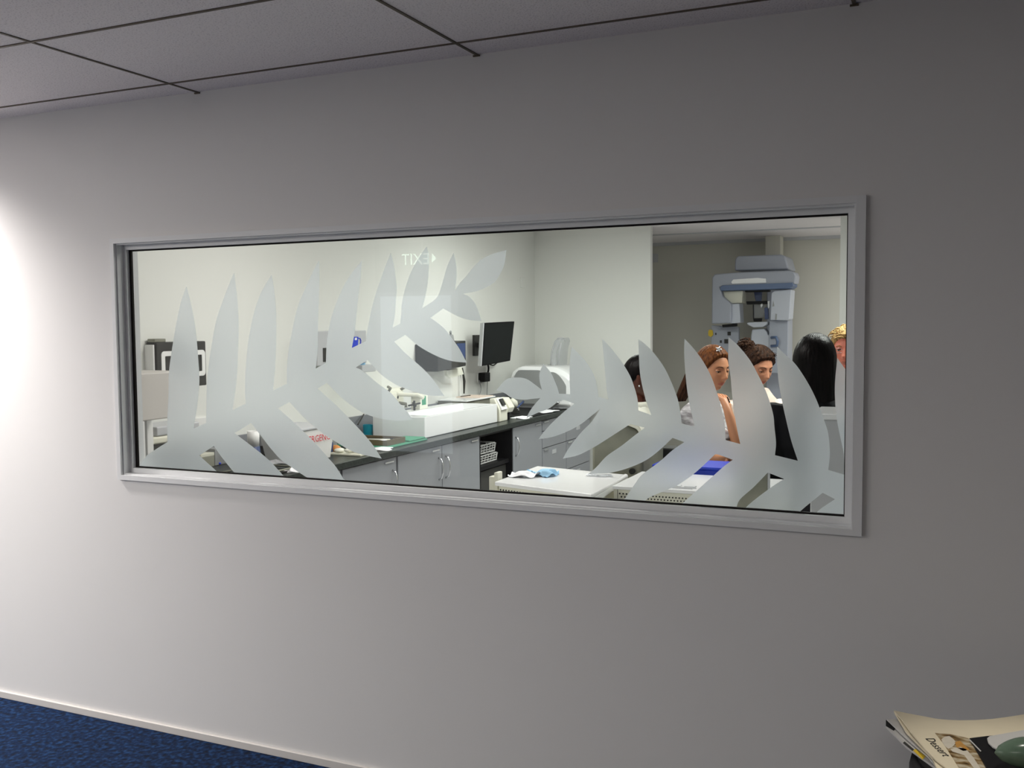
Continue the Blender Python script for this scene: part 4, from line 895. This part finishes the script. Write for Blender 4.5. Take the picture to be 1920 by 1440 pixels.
# stool-height trolley with blue bin
t = thing('steel_trolley', 'narrow steel trolley behind the desk, under the blue tray', 'trolley', (-1.1, 1.43, 0))
obj('trolley_top', MB().box((-1.235, 1.245, .925), (-.86, 1.64, .945)), 'steel', t, bevel=.003)
for x in (-1.225, -.90):
    for y in (1.26, 1.58): obj('leg', MB().box((x, y, 0), (x+.025, y+.025, .925)), 'chrome', t)
t = thing('blue_tray', 'royal blue plastic tray in front of the woman with her hand at her chin', 'tray', (-1.08, 1.43, .92))
obj('tray_shell', MB().box((-1.225, 1.285, .945), (-.90, 1.485, 1.012)), 'royal', t, bevel=.006)
obj('tray_lid', MB().box((-1.235, 1.275, 1.012), (-.89, 1.495, 1.025)), 'royal', t, bevel=.004)
# grey-green floor machine with cream lid
t = thing('steel_floor_machine', 'grey-green metal machine with a cream rounded lid, between the bench and the people', 'machine', (-1.39, 1.5, 0))
mx0, mx1, my0, my1 = -1.535, -1.285, 1.30, 1.66
obj('casing', MB().prism([(mx0, my0, 0), (mx0, my0, 1.12), (mx0+.03, my0, 1.17), (mx1-.10, my0, 1.205), (mx1-.03, my0, 1.175), (mx1, my0, 1.10), (mx1, my0, 0)], (0, my1-my0, 0)), 'steel', t, bevel=.02)
obj('rounded_lid', MB().prism([(mx1-.10, my0-.006, 1.205), (mx1-.03, my0-.006, 1.18), (mx1+.006, my0-.006, 1.12), (mx1+.012, my0-.006, 1.15), (mx1-.02, my0-.006, 1.20), (mx1-.09, my0-.006, 1.225)], (0, my1-my0-.04, 0)), 'cream', t, bevel=.008)
obj('door_bolt', MB().cyl((mx1-.05, my0-.012, .985), (mx1-.05, my0, .985), .014, 12), 'dgrey', t)
obj('rear_box', MB().box((mx1-.10, my1+.003, .6), (mx1+.06, my1+.13, 1.05)), 'dgrey', t, bevel=.01)

# ------------------------------------------------------------------ magazines on the side table (waiting room)
TZ = .655
def mz(px, py, z): return at(px, py, 2, z)
t = thing('side_table', 'small black drum-shaped side table under the magazines, at the lower right', 'table', (.15, -.62, 0))
cx, cy = .115, -.60
e_ = mz(1716, 1430, TZ-.01)
R_t = .205; cx = e_.x+R_t*.93; cy = e_.y+.04
t.location = (cx, cy, 0)
obj('drum', MB().lathe([(R_t*.85, 0), (R_t*.98, .02), (R_t, TZ-.03), (R_t-.004, TZ-.012), (R_t-.02, TZ-.010)], (cx, cy, 0), 48), 'black', t, smooth=True)
obj('top', MB().cyl((cx, cy, TZ-.012), (cx, cy, TZ-.002), R_t-.018, 48), 'black', t)
def leaf(pts, z, lift=0.0, th=.0015):
    "paper outline measured in the photo, z may vary per point"
    P_ = [mz(p_[0], p_[1], z+(p_[2] if len(p_) > 2 else 0)) for p_ in pts]
    return MB().prism(P_, (0, 0, -th))
t = thing('lower_magazine', 'thin glossy magazine with a black corner and yellow patch, lowest of the stack', 'magazine', (cx, cy, TZ))
obj('pages', leaf([(1661, 1349), (1680, 1354), (1715, 1380), (1800, 1440), (1880, 1520), (1830, 1540), (1758, 1442), (1700, 1400), (1661, 1361)], TZ+.003, th=.005), 'paperw', t)
obj('black_corner', leaf([(1661, 1350), (1668, 1352), (1679, 1366), (1676, 1370), (1661, 1361)], TZ+.0036, th=.0004), 'black', t)
obj('yellow_patch', leaf([(1712, 1407), (1717, 1404), (1735, 1418), (1730, 1424)], TZ+.0036, th=.0004), 'yellow', t)
obj('dark_print', leaf([(1693, 1393), (1696, 1390), (1714, 1405), (1711, 1408)], TZ+.0036, th=.0004), 'dgrey', t)
t = thing('white_magazine', 'white-covered magazine lying between the newspaper and the lowest magazine', 'magazine', (cx, cy, TZ+.006))
obj('pages', leaf([(1663, 1348), (1690, 1349), (1760, 1400), (1840, 1440), (1900, 1500), (1860, 1540), (1775, 1460), (1740, 1418), (1700, 1384)], TZ+.010, th=.004), 'paperw', t)
t = thing('newspaper_supplement', 'cream newspaper section with a food photograph, on top of the magazines', 'newspaper', (cx, cy, TZ+.012))
obj('under_fold', leaf([(1676, 1332), (1682, 1334), (1725, 1392), (1765, 1428), (1800, 1480), (1780, 1500), (1748, 1420), (1700, 1372)], TZ+.020, th=.006), 'paper', t)
top = [(1676, 1332), (1707, 1338.5), (1730, 1342.5), (1755, 1347.5), (1775, 1349.5), (1800, 1350.5), (1830, 1350), (1860, 1348), (1890, 1344), (1935, 1337), (1990, 1400), (1990, 1500), (1850, 1560), (1795, 1460), (1772, 1438), (1755, 1425), (1735, 1405), (1708, 1373), (1690, 1348)]
obj('front_page', leaf(top, TZ+.026, th=.003), 'paper', t)
obj('food_photo', leaf([(1753, 1374), (1780, 1376), (1800, 1380), (1818, 1385), (1840, 1400), (1870, 1470), (1860, 1520), (1830, 1500), (1798, 1440), (1770, 1396)], TZ+.0265, th=.0004), 'photo', t)
obj('pictured_roll', leaf([(1765, 1386), (1772, 1381), (1780, 1380), (1788, 1386), (1793, 1392), (1786, 1400), (1778, 1404), (1770, 1397)], TZ+.0269, th=.0003), 'eggw', t)
obj('pictured_fruit', leaf([(1790, 1391), (1800, 1389), (1812, 1400), (1818, 1406), (1806, 1408), (1794, 1402)], TZ+.0269, th=.0003), 'eggo', t)
obj('pictured_loaf', leaf([(1782, 1405), (1800, 1400), (1812, 1405), (1825, 1420), (1838, 1440), (1826, 1440), (1808, 1416), (1786, 1409)], TZ+.0269, th=.0003), 'eggw', t)
a = mz(1734, 1384, TZ+.0268); b = mz(1771, 1421, TZ+.0268); X_ = (b-a).normalized(); U_ = Vector((-X_.y, X_.x, 0))
obj('headline', text_mb('Dessert', (b-a).length*.29, a, X_, U_, .0002), 'ink', t)
t = thing('dark_booklet', 'dark booklet with a thin pale line, lying on the newspaper photo', 'booklet', (cx, cy, TZ+.03))
obj('cover', leaf([(1818, 1384), (1850, 1380), (1935, 1372), (1990, 1420), (1990, 1470), (1865, 1470), (1845, 1430)], TZ+.031, th=.004), 'black', t)
obj('pale_line', leaf([(1817, 1387), (1819, 1386.5), (1840, 1408), (1838, 1409)], TZ+.0313, th=.0003), 'paperw', t)
t = thing('white_leaflet', 'white leaflet lying behind the green bottle', 'leaflet', (cx, cy, TZ+.034))
obj('sheet', leaf([(1851, 1384), (1856, 1380), (1935, 1366), (1960, 1400), (1900, 1420), (1861, 1400), (1853, 1392)], TZ+.036, th=.003), 'paperw', t)
bc = mz(1905, 1420, TZ+.06)
t = thing('green_bottle', 'dark green glossy bottle lying on its side on the magazines', 'bottle', (bc.x, bc.y, TZ+.04))
ax_ = (mz(1990, 1420, TZ+.06)-mz(1850, 1420, TZ+.06)).normalized(); side = Vector((-ax_.y, ax_.x, 0))
rings = []
for k in range(13):
    v = k/12; s_ = .034*(math.sin(min(v*1.9, 1)*PI/2))**.6+.0015
    c_ = bc+ax_*(-.046+.15*v); c_.z = TZ+.037+.033
    rings.append([c_+side*s_*math.cos(a_)+Vector((0, 0, 1))*s_*.95*math.sin(a_) for a_ in [2*PI*i/24 for i in range(24)]])
obj('glass_body', MB().loft(rings), 'bottle', t, smooth=True)


# ------------------------------------------------------------------ people
HA, HB, HC = .076, .097, .117
def gs(d, s): return math.exp(-(d/s)**2)
def head_pt(az, el, off=0.0, face=True):
    ca, sa, ce, se = math.cos(az), math.sin(az), math.cos(el), math.sin(el)
    x, y, z = HA*sa*ce, HB*ca*ce, HC*se
    n = Vector((sa*ce/HA, ca*ce/HB, se/HC)).normalized()
    if z < 0:
        t = -z/HC; x *= 1-.26*t**2
        if y < 0: y *= 1-.42*t**1.5
        else: y = y*(1-.02*t)+.012*t*(1-abs(sa))
    if z > 0 and y < 0: y *= 1.03
    if face and ca > 0 and ce > .05:
        f = min(1, ca*1.6)*min(1, ce*1.6); ax = abs(x)
        b = .021*gs(x, .012)*gs(z+.030, .013)+.012*gs(x, .010)*gs(z+.010, .020)+.005*gs(ax-.011, .007)*gs(z+.035, .008)
        b -= .0105*gs(ax-.031, .017)*gs(z-.006, .012)
        b += .0045*gs(ax-.028, .024)*gs(z-.027, .008)+.004*gs(ax-.044, .018)*gs(z+.028, .02)
        b += .0065*gs(x, .021)*gs(z+.0585, .006)+.0065*gs(x, .018)*gs(z+.0695, .006)-.004*gs(x, .024)*gs(z+.064, .0025)
        b -= .003*gs(x, .03)*gs(z+.082, .007)
        b += .008*gs(x, .020)*gs(z+.098, .012)
        y += b*f
    return Vector((x, y, z))+n*off
def basis(turn, pitch, hc, roll=0):
    "face orientation: turn in degrees from the camera towards image right, pitch downwards"
    d = CAM-hc; d.z = 0; d.normalize(); r = Vector((-d.y, d.x, 0)); r = r if r.dot(rgt) > 0 else -r
    t, p_ = math.radians(turn), math.radians(pitch)
    h = d*math.cos(t)+r*math.sin(t); Y = h*math.cos(p_)-Vector((0, 0, 1))*math.sin(p_); X = Y.cross(Vector((0, 0, 1))).normalized(); Z = X.cross(Y)
    M = Matrix((X, Y, Z)).transposed()
    return M @ Matrix.Rotation(math.radians(roll), 3, 'Y'), h

def skin_mesh(verts, radii, edges, sub=1):
    me = bpy.data.meshes.new('s'); me.from_pydata([tuple(v) for v in verts], edges, []); o = bpy.data.objects.new('s', me); COL.objects.link(o)
    m = o.modifiers.new('k', 'SKIN'); m.use_smooth_shade = True; m.branch_smoothing = .3
    for i, r in enumerate(radii): me.skin_vertices[0].data[i].radius = (r, r); me.skin_vertices[0].data[i].use_root = (i == 0)
    s_ = o.modifiers.new('d', 'SUBSURF'); s_.levels = sub; s_.render_levels = sub
    bpy.context.view_layer.update()
    out = bpy.data.meshes.new_from_object(o.evaluated_get(bpy.context.evaluated_depsgraph_get()))
    mb = MB().add([v.co.copy() for v in out.vertices], [tuple(p.vertices) for p in out.polygons])
    bpy.data.objects.remove(o); bpy.data.meshes.remove(me); bpy.data.meshes.remove(out); return mb

def person(label, hc, turn, pitch, body_turn, skin, top, bottom, armsR, armsL, brow='hair_black', roll=0, group=None, sleeves=1.0, collar=None):
    M, h = basis(turn, pitch, hc, roll); _, hb = basis(body_turn, 0, hc)
    up = Vector((0, 0, 1)); right = hb.cross(up).normalized()
    T = lambda v: M @ Vector(v)+hc
    root = thing('person', label, 'person', (hc.x, hc.y, 0), group)
    nb = hc-up*.165-hb*.035; zp = hc.z*.56
    V = []; Rr = []; Ed = []
    def add(p, r, par=None):
        V.append(Vector(p)); Rr.append(r)
        if par is not None: Ed.append((par, len(V)-1))
        return len(V)-1
    pe = Vector((nb.x, nb.y, zp))
    a0 = add(pe, .115); a1 = add(pe+up*.18, .10, a0); a2 = add(nb-up*.14, .115, a1); a3 = add(nb, .058, a2); add(hc-up*.06-h*.025, .050, a3)
    arms = []
    for s, spec in ((1, armsR), (-1, armsL)):
        S = nb-up*.065+right*s*.155; S = spec[0] if spec[0] is not None else S
        E_, W = spec[1], spec[2]
        i = add(S, .050, a2); j = add(S.lerp(E_, .5), .043, i); j = add(E_, .036, j); k = add(E_.lerp(W, .4), .036, j); k = add(W, .024, k)
        d = spec[3].normalized(); n_ = spec[4].normalized(); c_ = d.cross(n_).normalized()   # d finger direction, n_ palm normal, c_ across
        pm = add(W+d*.045, .026, k); curl = spec[5]
        for q, (o_, L_) in enumerate(((-.027, .068), (-.009, .078), (.009, .073), (.027, .058))):
            b_ = add(W+d*.075+c_*o_, .0095, pm); ang = curl; pnt = V[b_]; dd = d.copy(); prev = b_
            for f_, ll in ((0, .42), (1, .32), (2, .26)):
                dd = (dd*math.cos(ang)+n_*math.sin(ang)).normalized() if f_ else (dd*math.cos(ang*.6)+n_*math.sin(ang*.6)).normalized()
                n2 = n_; pnt = pnt+dd*L_*ll; prev = add(pnt, .0085-.0009*f_, prev)
        tb = add(W+d*.03-c_*.026+n_*.006, .012, pm); tb = add(W+d*.055-c_*.042+n_*.018, .010, tb); add(W+d*.078-c_*.046+n_*.032, .0085, tb)
        arms.append((S, E_, W))
    legs = []
    for s in (1, -1):
        hp = pe-up*.05+right*s*.085; kn = Vector((hp.x, hp.y, zp*.52))+hb*.015; an = Vector((hp.x, hp.y, .08))-hb*.01
        i = add(hp, .080, a0); i = add(kn, .052, i); i = add(an, .034, i); add(Vector((an.x, an.y, .035))+hb*.13, .028, i); legs.append((hp, kn, an))
    mb = skin_mesh(V, Rr, Ed)
    nbody = len(mb.f)
    # head
    na, ne = 96, 64; rows = []
    for j in range(1, ne):
        e = -PI/2+PI*j/ne; rows.append([T(head_pt(2*PI*k/na, e)) for k in range(na)])
    base = len(mb.v); mb.loft(rows)
    lips = []
    for fi in range(nbody, len(mb.f)):
        f = mb.f[fi]; c_ = sum((mb.v[i] for i in f), Vector())/len(f); lc = M.transposed() @ (c_-hc)
        if lc.y > .06 and abs(lc.x) < .021 and abs(lc.z+.064) < .0098*math.sqrt(max(0, 1-(lc.x/.0215)**2)): lips.append(fi)
    # ears
    for s in (1, -1):
        Em = M @ Matrix.Rotation(s*.35, 3, 'Z') @ Matrix.Rotation(.15, 3, 'X')
        mb.ball(T((s*.077, -.006, -.008)), (.007, .017, .031), 14, 10, Em)
        mb.ball(T((s*.080, .004, -.004)), (.006, .006, .018), 10, 8, Em)
    # upper eyelids
    for s in (1, -1):
        c_ = Vector((s*.031, .0735, .005)); rings = []
        lidlow = -.12 if pitch > 6 else .18
        for j in range(8):
            e = lidlow+(PI/2-lidlow)*j/7
            rings.append([T(c_+Vector((.0150*math.cos(e)*math.sin(a_), .0152*math.cos(e)*math.cos(a_), .0125*math.sin(e)))) for a_ in [-1.5+3.0*k/10 for k in range(11)]])
        mb.grid(rings)
    body = obj('body', mb, skin, root, smooth=True); me = body.data; me.materials.append(MT['lips'])
    for fi in lips: me.polygons[fi].material_index = 1
    ey = MB(); ir = MB(); br = MB(); la = MB()
    for s in (1, -1):
        c_ = Vector((s*.031, .0725, .005)); ey.ball(T(c_), (.0142, .0142, .0115), 16, 12, M)
        gz = -.003 if pitch > 5 else 0
        ir.ball(T(c_+Vector((.002, .0105, gz))), (.0058, .0048, .0058), 12, 8, M)
        br.tube([T(head_pt(math.atan2(x_*s/HA, math.sqrt(1-(x_/HA)**2)*1.0), math.asin(z_/HC), .0015)) for x_, z_ in ((.014, .022), (.024, .027), (.036, .0275), (.046, .022))], [.0018, .0024, .0020, .0009], 6)
        e = -.12 if pitch > 6 else .18
        la.tube([T(c_+Vector((.0158*math.cos(e)*math.sin(a_), .0163*math.cos(e)*math.cos(a_)+.0008, .0125*math.sin(e)-.0006))) for a_ in [-1.3+2.6*k/10 for k in range(11)]], .0012, 5)
    obj('eye', ey, 'eyewhite', root, smooth=True); obj('iris', ir, 'iris', root, smooth=True); obj('eyebrow', br, brow, root, smooth=True); obj('eyelash', la, 'hair_black', root)
    # garments
    g = MB(); n_ = 28
    def ellr(c_, a_, b_): return [c_+right*a_*math.cos(2*PI*k/n_)+hb*b_*math.sin(2*PI*k/n_) for k in range(n_)]
    zs = nb.z
    pr = [(zp-.02, .165, .125), (zp+.08, .155, .115), (zp+.20, .140, .108), (zs-.24, .158, .122), (zs-.13, .178, .122), (zs-.055, .168, .098), (zs-.015, .105, .082), (zs+.018, .066, .066)]
    g.loft([ellr(Vector((pe.x, pe.y, z_))-hb*(.0 if z_ > zs-.02 else -.008), a_, b_) for z_, a_, b_ in pr])
    for S, E_, W in arms:
        end = E_.lerp(W, sleeves-1) if sleeves > 1 else S.lerp(E_, sleeves)
        pts = [S-(E_-S)*.10, S.lerp(E_, .4*min(sleeves, 1))]
        rr = [.066, .060]
        if sleeves > 1: pts += [E_, end]; rr += [.052, .042]
        else: pts += [end]; rr += [.058]
        g.tube(pts, rr, 18)
    sh = obj('top_garment', g, top, root, smooth=True)
    m_ = sh.modifiers.new('fuse', 'REMESH'); m_.mode = 'VOXEL'; m_.voxel_size = .011; m_.use_smooth_shade = True
    m_ = sh.modifiers.new('soft', 'SMOOTH'); m_.iterations = 5; m_.factor = .6
    tx = bpy.data.textures.new('folds', 'CLOUDS'); tx.noise_scale = .09
    m_ = sh.modifiers.new('folds', 'DISPLACE'); m_.texture = tx; m_.strength = .016; m_.mid_level = .5
    g = MB().loft([ellr(Vector((pe.x, pe.y, z_)), a_, b_) for z_, a_, b_ in ((zp-.14, .15, .115), (zp-.05, .168, .128), (zp+.06, .155, .118))])
    for hp, kn, an in legs: g.tube([hp+up*.02, kn, an+up*.0], [.095, .068, .055], 20)
    tr = obj('trousers', g, bottom, root, smooth=True)
    m_ = tr.modifiers.new('fuse', 'REMESH'); m_.mode = 'VOXEL'; m_.voxel_size = .014; m_.use_smooth_shade = True
    for hp, kn, an in legs:
        f_ = Vector((an.x, an.y, 0)); q = hb*1.0
        g = MB().loft([[f_+q*(-.05+.0*k)+right*.036*math.cos(a_)+up*(.045+.044*math.sin(a_)) for a_ in [2*PI*i/14 for i in range(14)]] for k in range(1)]+
                      [[f_+q*d_+right*w_*math.cos(a_)+up*(h_/2+h_/2*math.sin(a_)) for a_ in [2*PI*i/14 for i in range(14)]] for d_, w_, h_ in ((.0, .042, .10), (.08, .046, .075), (.15, .045, .055), (.19, .03, .04))])
        obj('shoe', g, 'black', root, smooth=True)
    return root, M, T, h, hb, right, nb
def hair_cap(T, line, off, seed, strands=26, rough=.004, na=120, ne=40, squash=1.0):
    "shell of hair over the skull; line(az) gives the lower edge"
    rows = []
    for j in range(ne+1):
        r_ = []
        for k in range(na):
            az = 2*PI*k/na; lo = line(az); t_ = j/ne; el = lo+(PI/2-.02-lo)*t_
            o_ = off*min(1, (t_*7)**.7+.12)+rough*math.sin(az*strands+seed+3*math.sin(el*3+seed))*math.cos(el)+rough*.6*math.sin(az*strands*2.3+el*6+seed)*math.cos(el)
            r_.append(T(head_pt(az, el, o_, False)))
        rows.append(r_)
    mb = MB().loft(rows); return mb
def mane(levels, n=40, ridges=11, amp=.004, seed=0):
    "levels: (centre, right vector, forward vector, rx, ry)"
    rings = []
    for i, (c_, rv, fv, rx, ry) in enumerate(levels):
        rings.append([c_+rv*(rx+amp*math.sin(ridges*a_+seed+i*.4))*math.cos(a_)+fv*(ry+amp*math.sin(ridges*a_+seed+i*.4))*math.sin(a_) for a_ in [2*PI*k/n for k in range(n)]])
    return MB().loft(rings)
def strand_set(T, n, azr, elr, length, r, seed, lift=.3, curl=0.0, down=.5):
    rnd = random.Random(seed); g = MB()
    for _ in range(n):
        az, el = rnd.uniform(*azr), rnd.uniform(*elr); p = head_pt(az, el, .006, False); nr = p.normalized()
        tv = Vector((math.cos(az)*rnd.uniform(-1, 1), -math.sin(az)*.3, -down)).normalized(); L_ = length*rnd.uniform(.6, 1.2); pts = []
        for k in range(5):
            s_ = k/4; pts.append(T(p+nr*lift*L_*math.sin(s_*2.4)+tv*L_*s_+Vector((math.sin(s_*9+az*7), math.cos(s_*9+el*5), math.sin(s_*8)))*curl*s_))
        g.tube(pts, [r, r, r*.9, r*.6, r*.15], 5)
    return g
down = Vector((0, 0, -1))
def azn(a_):
    a_ = (a_+PI) % (2*PI)-PI; return abs(a_)
def hairline(front, side, back, temple=1.15):
    def f(az):
        a_ = azn(az)
        if a_ < temple: t_ = (a_/temple)**2.4; return front+(side-front)*t_
        if a_ < 1.75: return side+( -.10)*((a_-temple)/(1.75-temple))
        t_ = min(1, (a_-1.75)/.5); return (side-.10)*(1-t_)+back*t_
    return f
def relaxed(hc, turn):
    _, hb = basis(turn, 0, hc); right = hb.cross(Vector((0, 0, 1))).normalized(); nb = hc-Vector((0, 0, .165))-hb*.035; out = []
    for s in (1, -1):
        S = nb+right*s*.155-Vector((0, 0, .065)); E_ = S+right*s*.05-Vector((0, 0, .27))-hb*.02; W = E_+hb*.10-Vector((0, 0, .21))+right*s*.01
        out.append((None, E_, W, Vector((hb.x*.25, hb.y*.25, -1)), -right*s, .35))
    return out

# woman at the left of the group, seen in profile, dark skin and smooth black hair
hc = deep(1204, 707, 5.4); R_, L_ = relaxed(hc, 80)
root, M, T, h, hb, right, nb = person('person with smooth black hair and a pale collar, furthest left of the group, looking right', hc, 84, 4, 80, 'skin_dark', 'cloth_lemon', 'trousers', R_, L_, sleeves=1.9)
obj('hair', hair_cap(T, hairline(.75, .12, -.42), .014, 1, 30, .0008), 'hair_black', root, smooth=True)
g = MB().ball(T((.081, -.004, -.045)), .0055, 10, 8); g.ball(T((-.081, -.004, -.045)), .0055, 10, 8)
obj('earring', g, 'chrome', root, smooth=True)
g = MB().loft([[nb+right*a_*math.cos(q)+hb*b_*math.sin(q)+Vector((0, 0, z_)) for q in [2*PI*k/24 for k in range(24)]] for a_, b_, z_ in ((.085, .085, -.03), (.074, .074, .015), (.070, .070, .03), (.060, .062, .03))])
obj('collar', g, 'cloth_lemon', root, smooth=True)

# woman with chestnut hair and silver clip, hand at her chin
hc = deep(1335, 692, 5.25)
Mx, hx_ = basis(44, 8, hc)
E_ = deep(1390, 852, 4.98); W = deep(1364, 768, 5.02); chin = deep(1352, 733, 5.10)
EL = deep(1300, 862, 5.30); WL = deep(1366, 862, 5.10)
dW = (chin-W).normalized(); nW = (fwd*.9-rgt*.35).normalized(); nW = (nW-dW*nW.dot(dW)).normalized()
root, M, T, h, hb, right, nb = person('woman with chestnut hair and a silver hair clip, resting her hand on her chin', hc, 44, 8, 60, 'skin_tan', 'cloth_white', 'trousers',
    (None, E_, W, dW, nW, .55), (None, EL, WL, (deep(1385, 856, 5.0)-WL), Vector((0, 0, -1)), .3), brow='hair_dark', roll=0, sleeves=.75)
cap = hair_cap(T, hairline(.70, .10, -.50), .016, 2, 22, .0018)
obj('hair', cap, 'hair_chestnut', root, smooth=True)
bk = T((0, -.085, .0)); q = deep(1275, 752, 5.35); lv = []
for k in range(9):
    t_ = k/8; c_ = T((0, -.06-.03*math.sin(t_*2), .05)).lerp(q, t_**1.1); lv.append((c_, right, hb, .060*(1-.45*t_)+.004, .052*(1-.5*t_)))
obj('long_hair', mane(lv, seed=3), 'hair_dark', root, smooth=True)
g = MB(); cc = T(head_pt(.42, 1.02, .020, False))
for k in range(5):
    a_ = 2*PI*k/5; d_ = (rgt*math.cos(a_)+upv*math.sin(a_))*.016
    g.tube([cc-d_*.1, cc+d_*.6-fwd*.002, cc+d_*1.25], [.003, .0055, .001], 8)
g.ball(cc, .005, 8, 6)
obj('hair_clip', g, 'chrome', root, smooth=True)
tag(obj('black_pen', MB().tube([deep(1363.5, 744, 4.97), deep(1368, 755, 4.97)], .0035, 8), 'black', smooth=True), 'short black pen held in the hand of the woman resting her chin', 'pen')

# woman with curly hair in a bun, cream shawl
hc = deep(1420, 688, 5.75); R_, L_ = relaxed(hc, 20)
root, M, T, h, hb, right, nb = person('woman with dark curly hair in a high bun and a cream knitted top, looking down', hc, 38, 17, 20, 'skin_olive', 'cloth_cream', 'trousers', R_, L_, brow='hair_dark', sleeves=1.85)
obj('hair', hair_cap(T, hairline(.62, .12, -.45), .018, 5, 19, .004), 'hair_brown', root, smooth=True)
bun = MB(); bc = T((-.01, -.035, .135)); rnd = random.Random(5)
bc = deep(1398, 646, 5.8)
bun.ball(bc, (.048, .045, .036), 24, 16)
for _ in range(160):
    v = Vector((rnd.gauss(0, 1), rnd.gauss(0, 1), rnd.gauss(0, 1))).normalized(); c_ = bc+Vector((v.x*.046, v.y*.044, v.z*.036))
    bun.ball(c_, rnd.uniform(.005, .010), 7, 5)
obj('curly_locks', strand_set(T, 320, (-PI, PI), (.86, 1.5), .042, .0042, 6, lift=.16, curl=.007, down=.25), 'hair_brown', root, smooth=True)
obj('curly_bun', bun, 'hair_brown', root, smooth=True)
g = MB(); rings = []
for a_, b_, z_ in ((.150, .115, -.13), (.145, .11, -.05), (.10, .09, .0), (.075, .075, .035), (.062, .064, .04)):
    rings.append([nb+right*(a_+.004*math.sin(9*q))*math.cos(q)+hb*(b_+.004*math.sin(7*q))*math.sin(q)+Vector((0, 0, z_)) for q in [2*PI*k/48 for k in range(48)]])
obj('shawl', g.loft(rings), 'cloth_cream', root, smooth=True)

# woman seen from behind with long black hair and a black jacket
hc = deep(1529, 678, 4.62); R_, L_ = relaxed(hc, 172)
root, M, T, h, hb, right, nb = person('person with long straight black hair and a black jacket, seen from behind', hc, 172, 5, 172, 'skin_tan', 'cloth_black', 'trousers', R_, L_, sleeves=1.9)
obj('hair', hair_cap(T, hairline(.6, .0, -.6), .020, 7, 34, .0015), 'hair_black', root, smooth=True)
lv = []
for k in range(14):
    t_ = k/13; c_ = hc+Vector((0, 0, .118-.39*t_))-hb*(.010+.05*t_); e_ = math.sqrt(max(0, 1-((.118-.39*t_)/.142)**2)) if t_ < .30 else 1
    lv.append((c_, right, hb, (.099+.006*math.sin(t_*2)-.012*t_)*e_, (.106-.05*t_)*e_))
obj('long_hair', mane(lv, ridges=17, amp=.003, seed=1), 'hair_black', root, smooth=True)

# person with short tousled blond hair and glasses, partly behind the window frame
hc = deep(1592, 655, 5.3); R_, L_ = relaxed(hc, -12)
root, M, T, h, hb, right, nb = person('person with short tousled blond hair and thin glasses, at the right edge of the window', hc, -14, 4, -12, 'skin_pink', 'cloth_pink', 'trousers', R_, L_, brow='hair_blond', sleeves=1.9)
obj('hair', hair_cap(T, hairline(.60, .18, -.4), .020, 9, 17, .004), 'hair_blond', root, smooth=True)
obj('tousled_locks', strand_set(T, 190, (-PI, PI), (.62, 1.5), .06, .0045, 4, lift=.55, curl=.004, down=.35), 'hair_blond', root, smooth=True)
g = MB()
for s in (1, -1):
    g.tube([T((s*.033+.020*math.cos(a_), .094+.002*math.cos(a_), .002+.014*math.sin(a_))) for a_ in [2*PI*k/20 for k in range(21)]], .0013, 6)
    g.tube([T((s*.053, .092, .006)), T((s*.074, .05, .010)), T((s*.080, -.005, .008))], .0013, 6)
g.tube([T((-.013, .095, .004)), T((0, .099, .008)), T((.013, .095, .004))], .0013, 6)
obj('glasses', g, 'chrome', root, smooth=True)
